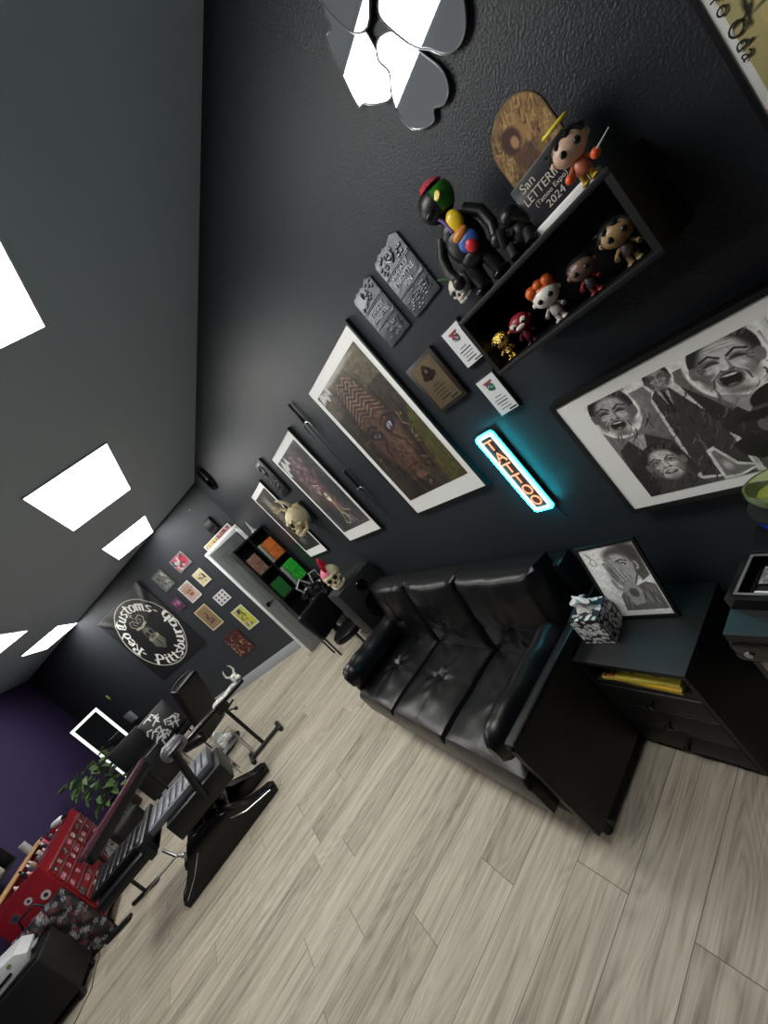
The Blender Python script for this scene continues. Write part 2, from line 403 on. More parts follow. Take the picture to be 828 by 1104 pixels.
def poster_frame(name, label, cat, y, z0, w, h, depth, border, cv, group=None, mt=None, fw=.012, ztilt=0, fm=None):
    """print on a white board inside a thin black frame, hung on the poster wall; y = centre, z0 = lower edge"""
    t = thing(name, label, cat, RW(y, z0, .0005), RZR, group)
    f = MB()
    for (a, b_, c, d_) in ((-w/2-fw, -w/2, -fw, h+fw), (w/2, w/2+fw, -fw, h+fw)): f.box(a, b_, -depth, 0, c, d_)
    f.box(-w/2, w/2, -depth, 0, -fw, 0); f.box(-w/2, w/2, -depth, 0, h, h+fw)
    f.build('frame', fm or M_blk, t, smooth=False)
    MB().box(-w/2, w/2, -depth+.004, -.001, 0, h).build('mat_board', M_paper, t, smooth=False)
    cv.sheet('print', mt or M_art, t, z0=border, y=-depth+.0025)
    return t

# ---- three tall posters (painted skin studies)
def poster_art(kind):
    w, h = .61-.075, .91-.15
    cv = Cv(w, h, .0048, (66,58,48)) if kind == 0 else Cv(w, h, .0052, (70,68,70) if kind == 1 else (50,50,48))
    if kind == 0:
        cv.grain(.5, 5, 3)
        cv.rect(0, w, h*.78, h, (132,122,92), a=.6)
        cv.ell(.25, .40, .22, .36, (34,28,25), soft=.35)                       # long dark hair
        for i in range(26):
            x = .03+.018*i; cv.seg([(x, .72-abs(x-.25)), (x-.02+random.uniform(-.02,.03), .35), (x+random.uniform(-.04,.04), 0)], .006, random.choice([(24,20,18), (74,62,52), (110,92,74)]), a=.75)
        cv.ell(.26, .36, .16, .27, (124,92,74), soft=.4)
        cv.ell(.26, .56, .14, .12, (98,72,60), soft=.5)
        for i in range(9):                                                   # ridges over the brow
            yy = .47+.025*i; s_ = .13-.006*i
            cv.seg([(.26-s_, yy), (.26-s_*.4, yy+.035), (.26, yy+.01), (.26+s_*.4, yy+.035), (.26+s_, yy)], .011, (44,30,26), a=.9)
            cv.seg([(.26-s_, yy+.01), (.26-s_*.4, yy+.045), (.26, yy+.02), (.26+s_*.4, yy+.045), (.26+s_, yy+.01)], .007, (176,138,114), a=.9)
        for sx in (-1, 1):
            cv.ell(.26+sx*.075, .40, .07, .035, (40,34,40), rot=sx*.3, soft=.4); cv.ell(.26+sx*.07, .395, .032, .014, (196,200,204), rot=sx*.25); cv.ell(.26+sx*.07, .395, .011, .011, (40,40,48))
            cv.seg([(.26+sx*.02, .43), (.26+sx*.08, .455), (.26+sx*.15, .43)], .014, (26,20,20))
            cv.seg([(.26+sx*.03, .36), (.26+sx*.09, .30), (.26+sx*.10, .2)], .012, (58,40,34))
        cv.ell(.26, .31, .03, .09, (160,120,96), soft=.7); cv.ell(.26, .245, .05, .026, (138,98,80), soft=.5); cv.ell(.24, .236, .012, .008, (30,18,16)); cv.ell(.28, .236, .012, .008, (30,18,16))
        cv.ell(.26, .165, .065, .022, (120,74,64)); cv.seg([(.2, .167), (.26, .172), (.32, .166)], .006, (30,18,16)); cv.ell(.26, .105, .06, .03, (146,108,88), soft=.8)
        for i in range(60):
            a = random.uniform(0, 2*PI); x, y = .26+.19*math.cos(a)*random.uniform(.8, 1.1), .36+.32*math.sin(a)*random.uniform(.8,1.1)
            cv.ell(x, y, .012, .008, random.choice([(150,122,84), (52,42,36), (112,94,74), (30,24,22)]), rot=a)
        cv.poly([(.40, 0), (w, 0), (w, .42), (.47, .36)], (104,104,52), a=.7)
        cv.seg([(.44, .42), (.42, .37), (.46, .33), (.43, .3)], .005, (180,156,104))
        cv.poly([(.0, .70), (.03, .76), (.1, .745), (.13, .76), (.15, .70), (.105, .725), (.09, .69), (.06, .715)], (222,222,222), a=.9)  # jagged white reflection of a light panel, painted into the print
        rp = random.Random(11)
        for i in range(420):
            a = rp.uniform(0, 2*PI); q = rp.uniform(.2, 1.25); x, y = .25+.19*q*math.cos(a), .40+.31*q*math.sin(a); L_ = rp.uniform(.008, .035)
            cv.seg([(x, y), (x+L_*.3+rp.uniform(-.008,.008), y-L_*.5), (x+rp.uniform(-.01,.02), y-L_)], rp.choice([.003, .005, .008]), rp.choice([(36,28,26), (64,48,40), (146,116,96), (92,70,58), (28,24,24), (112,86,70)]), a=.5)
        cv.ell(.22, .33, .10, .24, (40,32,30), soft=.95, a=.45); cv.c *= .86
        cv.ell(.335, .405, .026, .011, (210,214,216), rot=.2); cv.ell(.335, .405, .009, .009, (60,60,70)); cv.grain(.35, 55, 21)
    elif kind == 1:
        cv.grain(.5, 6, 9)
        cv.ell(.25, .52, .17, .2, (112,88,94), soft=.4)
        for i in range(40):
            a = i*.7; r = .02+.0042*i; cv.ell(.25+r*math.cos(a), .5+r*1.15*math.sin(a), .028, .013, random.choice([(150,120,122), (62,46,54), (176,150,146), (90,70,78)]), rot=a+1.2, a=.85)
        for i in range(30):
            a = random.uniform(0, 2*PI); cv.seg([(.25+.1*math.cos(a), .38+.2*math.sin(a)), (.25+.22*math.cos(a+.3), .38+.3*math.sin(a+.3))], .006, random.choice([(40,36,40), (128,112,104), (84,72,76)]), a=.8)
        cv.ell(.28, .27, .09, .14, (112,86,72), soft=.5)
        cv.ell(.27, .31, .032, .045, (226,220,206)); cv.ell(.26, .318, .008, .011, (40,30,30)); cv.ell(.284, .318, .008, .011, (40,30,30))
        for p in ([(.27, .27), (.26, .16), (.2, .06)], [(.28, .27), (.33, .17), (.42, .14)], [(.27, .25), (.29, .12), (.33, .05)], [(.2, .35), (.23, .40), (.21, .45), (.29, .42)], [(.29, .12), (.35, .1), (.38, .04)], [(.26, .16), (.31, .13)], [(.2, .06), (.26, .05), (.3, .1)]):
            cv.seg(p, .007, (220,206,184))
        cv.ell(.1, .16, .1, .14, (58,60,66), soft=.6); cv.ell(.44, .36, .08, .2, (60,62,70), soft=.7)
        cv.grain(.35, 40, 4)
        cv.poly([(0, .62), (.02, .7), (.08, .76), (.12, .70), (.17, .76), (.2, .68), (.14, .69), (.1, .65), (.06, .66), (.05, .60)], (222,222,222), a=.92)  # glare of a ceiling panel on the glazing, drawn as print colour
    else:
        cv.grain(.5, 8, 5)
        cv.ell(.26, .46, .13, .27, (120,114,98), soft=.6); cv.ell(.26, .62, .1, .1, (150,144,128), soft=.6)
        for i in range(30):
            yy = .2+.018*i; cv.seg([(.16, yy), (.22, yy+.02), (.3, yy+.008), (.36, yy+.025)], .006, random.choice([(46,44,40), (150,142,122), (84,80,72)]), a=.7)
        cv.ell(.2, .12, .12, .06, (92,92,92), soft=.7); cv.ell(.4, .2, .06, .1, (74,74,72), soft=.7)
        cv.grain(.4, 50, 8)
    return cv
poster_frame('framed_poster', 'large framed poster of a brown furrowed face, nearest the neon sign', 'poster', 1.68, 1.184, .61, .91, .022, .09, poster_art(0), 'tall framed posters in a row')
poster_frame('framed_poster', 'middle tall framed poster with purplish muscle and a small white skull', 'poster', 2.795, 1.184, .61, .91, .022, .09, poster_art(1), 'tall framed posters in a row')
poster_frame('framed_poster', 'farthest tall framed poster, dark grey figure behind the mounted bone head', 'poster', 4.03, 1.184, .61, .91, .022, .09, poster_art(2), 'tall framed posters in a row')

# ---- big black and white drawing of laughing men
BWW, BWH = .435, .375
cv = Cv(BWW, BWH, .0018, (238,239,237))
cv.rect(.0, .42, .0, .352, (104,104,104))
inn = cv.mask([(0, 0), (.42, 0), (.42, .352), (0, .352)])
cv.put(inn*smoothstep(.3, .0, cv.X)*smoothstep(.15, .35, cv.Y)*.7, (176,176,176)); cv.put(inn*smoothstep(.33, .42, cv.X)*.6, (150,150,150)); cv.put(inn*smoothstep(.12, .0, cv.Y)*.5, (60,60,60))
heads = [(.062, .312, .112, -.16, 1.0, (188,188,188), False), (.208, .352, .056, -.12, .2, (150,150,150), False), (.340, .312, .122, -.14, 1.3, (206,206,206), False), (.098, .102, .096, .02, .35, (210,210,208), False), (.395, .128, .118, .0, .15, (190,190,190), True)]
OUT = [(.0, .2), (.02, .25), (-.01, .33), (.04, .385)]
for hx, hy, hs, ro, op, sk, ht in heads: cv.ell(hx, hy+.08*hs, hs*.66, hs*.86, (240,240,238), soft=.06)     # pale contour round every head
cv.poly([(.165, .30), (.19, .345), (.235, .33), (.28, .17), (.29, .0), (.15, .02)], (214,214,212))
# coats
cv.poly([(-.0, .12), (.01, .19), (.05, .215), (.10, .22), (.15, .17), (.17, .05), (.08, .0), (.0, .0)], (46,46,46)); cv.poly([(.05, .22), (.075, .15), (.1, .22)], (170,170,170))
cv.poly([(.172, .31), (.19, .33), (.22, .32), (.27, .18), (.275, .0), (.16, .03)], (54,54,54)); cv.poly([(.19, .33), (.2, .24), (.218, .325)], (180,180,180)); cv.seg([(.203, .32), (.2, .25)], .009, (30,30,30))
cv.poly([(.24, .31), (.275, .25), (.30, .20), (.37, .19), (.42, .24), (.42, .06), (.33, .03), (.27, .14)], (38,38,38)); cv.poly([(.29, .25), (.33, .17), (.36, .21)], (150,150,150))
cv.poly([(.33, .06), (.38, .09), (.42, .08), (.42, .0), (.32, .0)], (50,50,50)); cv.poly([(.04, .04), (.06, .07), (.13, .06), (.17, .0), (.03, .0)], (64,64,64))
rr_ = random.Random(3)
for i in range(260):
    x, y = rr_.uniform(.0, .41), rr_.uniform(.0, .30); d_ = rr_.uniform(.01, .035); a_0 = -1.9+rr_.uniform(-.5, .5)
    x1, y1 = x+d_*math.cos(a_0), y+d_*math.sin(a_0)
    if x1 < 0 or y1 < 0: continue
    cv.seg([(x, y), ((x+x1)/2+.003, (y+y1)/2), (x1, y1)], rr_.choice([.0015, .0025, .004]), rr_.choice([(18,18,18), (120,120,120), (86,86,86), (26,26,26), (70,70,70)]), a=.75)
cv.poly([(.202, .105), (.222, .112), (.25, .045), (.292, .022), (.238, .0), (.2, .0)], (218,218,216)); cv.poly([(.21, .095), (.22, .1), (.243, .04), (.278, .022), (.24, .008), (.208, .01)], (120,120,120)); cv.ell(.226, .045, .014, .024, (188,188,188), soft=.8)
cv.poly([(.262, .10), (.31, .12), (.335, .06), (.30, .035), (.27, .06)], (26,26,26))
for hx, hy, hs, ro, op, sk, ht in heads:
    face(cv, hx, hy, hs, ro, op, hair=(26,26,26), skin=sk, hat=ht)
    cv.frame(hx, hy, hs, ro)
    if not ht:
        for i in range(26): xx = -.5+i*.04; cv.seg([(xx*.75, .48+.12*(1-abs(xx)*2)), (xx*.95+.03, .70-.25*xx*xx)], .022, rr_.choice([(14,14,14), (92,92,92), (40,40,40), (130,130,130)]), a=.8)
    for i in range(40):
        th_ = rr_.uniform(0, 2*PI); q_ = rr_.uniform(.55, .98); xx, yy = .44*q_*math.cos(th_), -.02+.6*q_*math.sin(th_)
        cv.seg([(xx, yy), (xx+rr_.uniform(-.05,.05), yy+rr_.uniform(-.08,.08))], .012, rr_.choice([(60,60,60), (236,236,234), (96,96,96)]), a=.45)
    cv.frame()
edge_ = 1-((cv.X >= 0)&(cv.X <= .42)&(cv.Y >= 0)).astype(float)
cv.grain(.2, 90, 6)
jt_ = poster_frame('framed_drawing', 'wide framed black and white drawing of laughing men in a white mat', 'picture', .559, .905, .585, .447, .052, .0, Cv(.02, .02, .01, (206,207,205)), fw=.016)
for c_ in list(jt_.children):
    if c_.name.startswith('print'): bpy.data.objects.remove(c_)
cv.sheet('print', M_art, jt_, x0=-.2925+.075, z0=.034, y=-.0495)

# ---- cropped yellow comic poster in the top right corner
cv = Cv(.40, .62, .004, (196,184,128)); cv.grain(.12, 6, 3)
cv.rect(.03, .4, .0, .62, (202,188,128))
for i in range(44):
    x, y = random.uniform(.0, .24), random.uniform(.0, .6); a = random.uniform(-.6, 1.4)
    cv.seg([(x, y), (x+.04*math.cos(a), y+.05*math.sin(a)), (x+.1*math.cos(a+.5), y+.08*math.sin(a+.5))], random.uniform(.002, .006), (30,26,22))
for i in range(14): cv.ell(random.uniform(.02,.3), random.uniform(.02,.6), .02, .05, (226,216,168), rot=random.uniform(0, 3), a=.8)
t = poster_frame('framed_comic_poster', 'yellow inked comic poster cut off at the top right corner of the photo', 'poster', -.0, 1.42, .428, .70, .025, .03, cv, fw=.008)
text('lettering', 'hiro Oda', .030, mat('ink', S(26,24,22), .6), t, (-.197, -.0252, .365), (PI/2, PI/2, 0), .0004, sp=1.25)
st = MB(); st.box(-.211, -.19, -.0245, -.0242, .17, .215); st.build('stamp', mat('stamp_pink', S(196,128,128), .6), t, smooth=False)

# ---- petal shaped mirrors
M_mir = mat('mirror_glass', (.62,.65,.70), .02, metal=.8)
M_medge = mat('mirror_edge', (.7,.72,.74), .25, metal=.9)
def smooth_poly(p, n=4):
    o = []; m = len(p)
    for i in range(m):
        a, b, c, d = (Vector((*p[(i+j) % m], 0)) for j in (-1, 0, 1, 2))
        for k in range(n):
            t = k/n; q = .5*((2*b)+(c-a)*t+(2*a-5*b+4*c-d)*t*t+(3*b-a-3*c+d)*t*t*t); o.append((q.x, q.y))
    return o
def P2(px): return px
petals = [
    ('leftmost petal mirror on the black wall, with a notched upper end', [(.735, 2.49), (.712, 2.485), (.70, 2.515), (.672, 2.50), (.655, 2.42), (.663, 2.35), (.668, 2.30), (.70, 2.285), (.735, 2.315), (.757, 2.345), (.772, 2.36), (.757, 2.42)]),
    ('lowest petal mirror on the black wall, with a notched lower tip', [(.66, 2.30), (.663, 2.335), (.64, 2.352), (.61, 2.33), (.595, 2.285), (.585, 2.24), (.575, 2.19), (.585, 2.158), (.61, 2.152), (.632, 2.168), (.648, 2.155), (.69, 2.185), (.70, 2.235), (.685, 2.275)]),
    ('broad petal mirror on the black wall, between the lowest and the far right petals', [(.60, 2.36), (.585, 2.38), (.545, 2.385), (.50, 2.36), (.475, 2.30), (.462, 2.235), (.485, 2.19), (.515, 2.18), (.545, 2.20), (.562, 2.235), (.578, 2.262), (.59, 2.30)]),
    ('largest petal mirror on the black wall, at the top edge of the photo', [(.68, 2.54), (.67, 2.44), (.635, 2.40), (.59, 2.42), (.54, 2.44), (.50, 2.52), (.54, 2.60), (.62, 2.64), (.66, 2.60)]),
    ('small petal mirror at the far right of the petals, cut by the top edge', [(.47, 2.345), (.455, 2.30), (.44, 2.24), (.42, 2.20), (.39, 2.22), (.37, 2.30), (.39, 2.38), (.44, 2.40)]),
]
for i, (lb, pp) in enumerate(petals):
    cy = sum(a for a, b in pp)/len(pp); cz = sum(b for a, b in pp)/len(pp)
    t = thing('petal_mirror', lb, 'mirror', RW(cy, cz, .001), RZR, 'petal shaped mirrors')
    pl = smooth_poly([((cy-a)*1.1, (b-cz)*1.07) for a, b in pp])
    t.location.x -= .0025*i
    MB().prism(pl, -.010, -.001).build('glass', M_mir, t, smooth=False)
    MB().tube([(x, -.010, z) for x, z in pl], .0022, n=6, closed=True).build('bevelled_edge', M_medge, t)

# ---- pewter relief plates
def relief(name, label, y0, y1, z0, z1, seed, label2):
    w, h = abs(y1-y0), z1-z0
    t = thing(name, label, 'plaque', RW((y0+y1)/2, z0, .001), RZR, 'pewter relief plaques')
    rr = random.Random(seed)
    top = [(w/2, h*.93), (w*.4, h*.95), (w*.33, h), (w*.2, h*.97), (w*.1, h*.94), (0, h*.99), (-w*.12, h*.96), (-w*.22, h), (-w*.33, h*.955), (-w*.42, h*.98), (-w/2, h*.92)]
    p = MB().prism([(-w/2, 0), (w/2, 0)]+top, -.010, 0, bev=.002); p.build('plate', M_pewter, t)
    r = MB()
    for zz in (.67, .645, .36, .34): r.box(-w/2+.004, w/2-.004, -.014, -.009, h*zz, h*zz+.004, bev=.001)
    for i in range(16): r.ell((rr.uniform(-w*.42, w*.42), -.010, rr.uniform(h*.72, h*.93)), .009, .005, .007, u=8, v=6)
    r.tube([(0-.015, -.012, h*.9), (-.02, -.012, h*.82), (0, -.012, h*.75), (.02, -.012, h*.82), (.012, -.012, h*.9)], .004)
    for i in range(26): r.ell((rr.uniform(-w*.42, w*.25), -.010, rr.uniform(h*.05, h*.3)), .008, .003, .004, u=8, v=6)
    r.build('relief', M_pewter, t)
    text('lettering', label2, .024, M_steel, t, (0, -.011, h*.51), ext=.002)
    text('numeral', '2', .05, mat('dark_pewter', (.08,.08,.09), .4, metal=.8), t, (w*.32, -.011, h*.18), ext=.002)
relief('relief_plaque', 'larger pewter relief plaque hanging nearer the toy shelf', 1.085, .93, 1.885, 2.118, 1, 'WHISKEY\nTHROTTLE\nFEN')
relief('relief_plaque', 'smaller pewter relief plaque hanging above the big face poster', 1.275, 1.126, 1.888, 2.122, 2, 'WHISKEY\nTHROTTLE')

# ---- wooden plaque with bronze plate
t = thing('award_plaque', 'dark wooden plaque with a bronze plate, beside the large face poster', 'plaque', RW(1.205, 1.56, .001), RZR)
MB().box(-.09, .09, -.02, 0, 0, .225, bev=.004).build('board', mat('dark_walnut', S(42,36,33), .4, bump=.1, bscale=40), t)
cv = Cv(.14, .19, .0018, (124,110,86)); cv.grain(.1, 30, 3)
cv.ell(.07, .14, .03, .03, (44,34,28)); cv.ell(.05, .13, .02, .014, (52,40,30)); cv.ell(.09, .13, .02, .014, (52,40,30)); cv.ell(.07, .165, .016, .014, (70,54,40)); cv.ell(.07, .15, .01, .008, (130,112,84))
for i, ww in enumerate((.02, .04, .035, .028, .03)): cv.rect(.07-ww, .07+ww, .085-.015*i, .089-.015*i, (62,50,38))
cv.rect(.085, .132, .008, .014, (30,26,22))
cv.sheet('bronze_plate', artmat('printed_bronze', .35, 0, .6), t, z0=.0175, y=-.0205)

# ---- two white plaques
def wplaque(label, y, z, w, h, cols):
    t = thing('certificate_plaque', label, 'plaque', RW(y, z, .001), RZR, 'white certificate plaques')
    MB().box(-w/2-.006, w/2+.006, -.016, 0, -.006, h+.006, bev=.002).build('backing', M_blk, t)
    cv = Cv(w, h, .0016, (222,224,226))
    cv.ell(w*.5, h*.74, w*.2, h*.11, cols[0]); cv.ell(w*.42, h*.80, w*.1, h*.06, cols[1]); cv.ell(w*.58, h*.68, w*.12, h*.06, cols[2]); cv.seg([(w*.3, h*.86), (w*.7, h*.86)], .008, cols[3])
    for i in range(14): cv.ell(w*random.uniform(.32,.68), h*random.uniform(.6,.85), .003, .003, random.choice([(20,20,24), (240,240,240), (30,30,30)]))
    for i, ww in enumerate((.2, .33, .3, .24, .28)): cv.rect(w*(.5-ww), w*(.5+ww), h*(.44-.08*i), h*(.465-.08*i), (60,62,66))
    cv.rect(w*.55, w*.95, h*.03, h*.065, (20,20,22))
    cv.sheet('printed_plate', M_art, t, z0=0, y=-.0165)
wplaque('small white plaque tucked at the far end of the black toy shelf', 1.0, 1.632, .085, .145, [(60,60,66), (176,60,70), (90,90,96), (150,50,60)])
wplaque('small white plaque with a green and purple picture above the neon sign', 1.018, 1.418, .085, .152, [(52,110,70), (120,60,130), (60,140,110), (150,50,60)])

# ---- neon sign
t = thing('neon_sign', 'vertical turquoise neon sign reading TATTOO on the black wall', 'neon sign', RW(1.188, .987, .001), RZR)
nw, nh = .094, .405
def rrect(x0, x1, z0, z1, r, y, n=5):
    o = []
    for cx, cz, a0 in ((x1-r, z1-r, 0), (x0+r, z1-r, PI/2), (x0+r, z0+r, PI), (x1-r, z0+r, 3*PI/2)):
        for k in range(n+1): a = a0+PI/2*k/n; o.append((cx+r*math.cos(a), y, cz+r*math.sin(a)))
    return o
M_neonB = mat('neon_turquoise', (.1,.75,.8), .4, emit=S(30,232,255), es=42)
M_neonC = mat('neon_ice', (.8,.95,.95), .4, emit=S(190,255,250), es=1.3)
M_neonO = mat('neon_orange', (1,.5,.3), .4, emit=S(255,140,95), es=1.25)
MB().prism([(x, z) for x, _, z in rrect(-nw/2-.006, nw/2+.006, -.006, nh+.006, .018, 0)], -.020, -.016).build('acrylic_back', mat('dark_acrylic', S(60,70,74), .15), t, smooth=False)
MB().tube(rrect(-nw/2, nw/2, 0, nh, .016, -.026), .0045, n=8, closed=True).build('outer_tube', M_neonB, t)
MB().tube(rrect(-nw/2+.011, nw/2-.011, .011, nh-.011, .01, -.027), .0055, n=8, closed=True).build('inner_tube', M_neonC, t)
lt = MB(); cellh = (nh-.05)/6; s_ = .021
def stroke(p, zc): lt.tube([(x*s_, -.029, zc+z*s_*1.05) for x, z in p], .0035, n=7)
for i, ch in enumerate('TATTOO'):
    zc = nh-.025-cellh*(i+.5)
    if ch == 'T': stroke([(-1, 1), (1, 1)], zc); stroke([(0, .9), (0, -1)], zc)
    elif ch == 'A': stroke([(-1, -1), (0, 1), (1, -1)], zc); stroke([(-.5, -.2), (.5, -.2)], zc)
    else: stroke([(math.cos(a*PI/8)*.95, math.sin(a*PI/8)) for a in range(17)], zc)
lt.build('lettering', M_neonO, t)
for zz in (.04, nh-.04): MB().cyl((0, -.016, zz), (0, -.0005, zz), .006).build('stand_off', M_steel, t)
MB().tube([(nw/2-.02, -.004, .0), (nw/2-.01, -.004, -.03), (nw/2, -.003, -.08)], .0015, n=6).build('cable', M_blk, t)

# ---- sai daggers
def sai(label, y, ztop, zb, lean):
    L_ = ztop-zb
    t = thing('sai_dagger', label, 'dagger', RW(y, ztop, .018), RZR, 'pair of sai daggers', ry=lean)
    MB().lathe([(.008, 0), (.012, -.01), (.010, -.02), (.009, -.06), (.011, -.14), (.009, -.145)], 12).build('handle', M_blk, t)
    g = MB()
    for sx in (-1, 1): g.tube([(0, 0, -.145), (sx*.03, 0, -.150), (sx*.05, 0, -.17), (sx*.045, 0, -.22), (sx*.055, 0, -.25)], [.006, .005, .005, .0035, .001], n=8)
    g.build('prongs', M_steel, t)
    MB().tube([(0, 0, -.14), (0, 0, -.3), (0, 0, -L_)], [.006, .0055, .002], n=8).build('blade', M_steel, t)
    MB().box(-.01, .01, -.002, .0175, -.16, -.15).build('hook', M_blk, t)
sai('upper of two dark sai daggers hung point down left of the large face poster', 2.245, 2.17, 1.665, .02)
sai('lower of two dark sai daggers hung point down left of the large face poster', 2.31, 1.655, 1.165, .02)

# ---- little dark relief sign
t = thing('relief_sign', 'small black relief sign between the two farther tall posters', 'sign', RW(3.42, 1.83, .001), RZR)
MB().box(-.12, .12, -.025, 0, 0, .37, bev=.01).build('board', M_blk, t)
r = MB()
for i in range(26): r.ell((random.uniform(-.09, .09), -.026, random.uniform(.04, .33)), .014, .006, .01, u=8, v=6)
r.tube([(-.05, -.03, .3), (.0, -.03, .33), (.05, -.03, .28), (0, -.03, .22), (-.05, -.03, .26)], .006); r.build('relief', mat('grey_relief', S(70,72,74), .4), t)

# ---- mounted bone head
def skull(t, s=1., bone=None, dark=None, top=None, M=Matrix.Identity(4)):
    bone = bone or M_bone; dark = dark or M_dark
    c = MB(); c.ell((0, .1*s, .62*s), .5*s, .6*s, .52*s, u=24, v=18); c.ell((0, -.28*s, .42*s), .36*s, .22*s, .3*s); c.ell((-.3*s, -.18*s, .38*s), .14*s, .16*s, .1*s); c.ell((.3*s, -.18*s, .38*s), .14*s, .16*s, .1*s)
    c.ell((0, -.36*s, .17*s), .25*s, .16*s, .12*s); c.tube([(-.32*s, -.38*s, .62*s), (-.15*s, -.48*s, .66*s), (0, -.47*s, .6*s), (.15*s, -.48*s, .66*s), (.32*s, -.38*s, .62*s)], .07*s, n=8)
    c.xf(M).build('cranium', bone, t)
    j = MB(); j.tube([(-.34*s, .05*s, .3*s), (-.3*s, -.1*s, .03*s), (-.14*s, -.38*s, -.03*s), (.14*s, -.38*s, -.03*s), (.3*s, -.1*s, .03*s), (.34*s, .05*s, .3*s)], [.07*s, .09*s, .1*s, .1*s, .09*s, .07*s], n=8); j.xf(M).build('jaw', bone, t)
    e = MB(); e.ell((-.17*s, -.46*s, .5*s), .12*s, .07*s, .12*s); e.ell((.17*s, -.46*s, .5*s), .12*s, .07*s, .12*s); e.prism([(-.06*s, .24*s), (.06*s, .24*s), (0, .4*s)], -.53*s, -.4*s); e.xf(M).build('eye_sockets', dark, t)
    th = MB()
    for i in range(7):
        x = (-3+i)*.06*s; yy = -.5*s+abs(i-3)*.03*s
        th.box(x-.026*s, x+.026*s, yy-.02*s, yy+.03*s, .06*s, .13*s, bev=.008*s); th.box(x-.024*s, x+.024*s, yy-.01*s+.02*s, yy+.05*s, -.01*s, .05*s, bev=.008*s)
    th.xf(M).build('teeth', mat('teeth', S(216,206,176), .4), t)
t = thing('mounted_bone_head', 'horned bone coloured monster head mounted on the wall over the farthest tall poster', 'wall sculpture', RW(3.42, 1.49, .10), RZR)
skull(t, .215)
h_ = MB()
for sx in (-1, 1): h_.tube([(sx*.09, 0, .24), (sx*.11, -.02, .29), (sx*.09, -.05, .34), (sx*.05, -.06, .36)], [.022, .018, .012, .003])
for i in range(5): h_.tube([((i-2)*.035, -.08, .27), ((i-2)*.04, -.1, .31)], [.01, .002])
h_.build('horns', M_bone, t)
MB().box(-.1, .1, .065, .0995, .0, .22, bev=.01).build('mounting_block', M_blk, t)

# ---- wall clock
t = thing('wall_clock', 'round black rimmed wall clock high up at the far end of the poster wall', 'clock', RW(5.2, 2.70, .001), RZR)
c = MB().lathe([(.17, 0), (.172, .03), (.165, .038), (.155, .03), (.155, .012)], 40); c.xf(Matrix.Rotation(PI/2, 4, 'X')).build('rim', M_blk, t)
c = MB().lathe([(.0001, .012), (.155, .012)], 40); c.xf(Matrix.Rotation(PI/2, 4, 'X')).build('dial', mat('dark_dial', S(70,72,75), .35), t)
c = MB(); c.box(-.004, .004, -.018, -.014, -.02, .1); c.box(-.06, .02, -.018, -.014, -.004, .004)
for i in range(12):
    a = i*PI/6; c.box(.135*math.cos(a)-.004, .135*math.cos(a)+.004, -.015, -.0125, .135*math.sin(a)-.004, .135*math.sin(a)+.004)
c.build('hands', M_white, t)

# ------------------------------------------------------------------ toy shelf
t = thing('box_shelf', 'long black open box shelf on the wall holding small toy figures', 'shelf', RW(.588, 1.563, .001), RZR)
w_, d_, h_2 = .228, .195, .192
MB().box(-w_, w_, -d_, 0, 0, .014, bev=.002).build('bottom_board', M_lam, t); MB().box(-w_, w_, -d_, 0, h_2-.014, h_2, bev=.002).build('top_board', M_lam, t)
MB().box(-w_, -w_+.014, -d_, 0, .014, h_2-.014).build('side_board', M_lam, t); MB().box(w_-.014, w_, -d_, 0, .014, h_2-.014).build('side_board', M_lam, t)
MB().box(-w_+.014, w_-.014, -.006, 0, .014, h_2-.014).build('back_board', M_lam, t)
SZ0 = 1.563+.014+.0005; SZ1 = 1.563+h_2+.0005

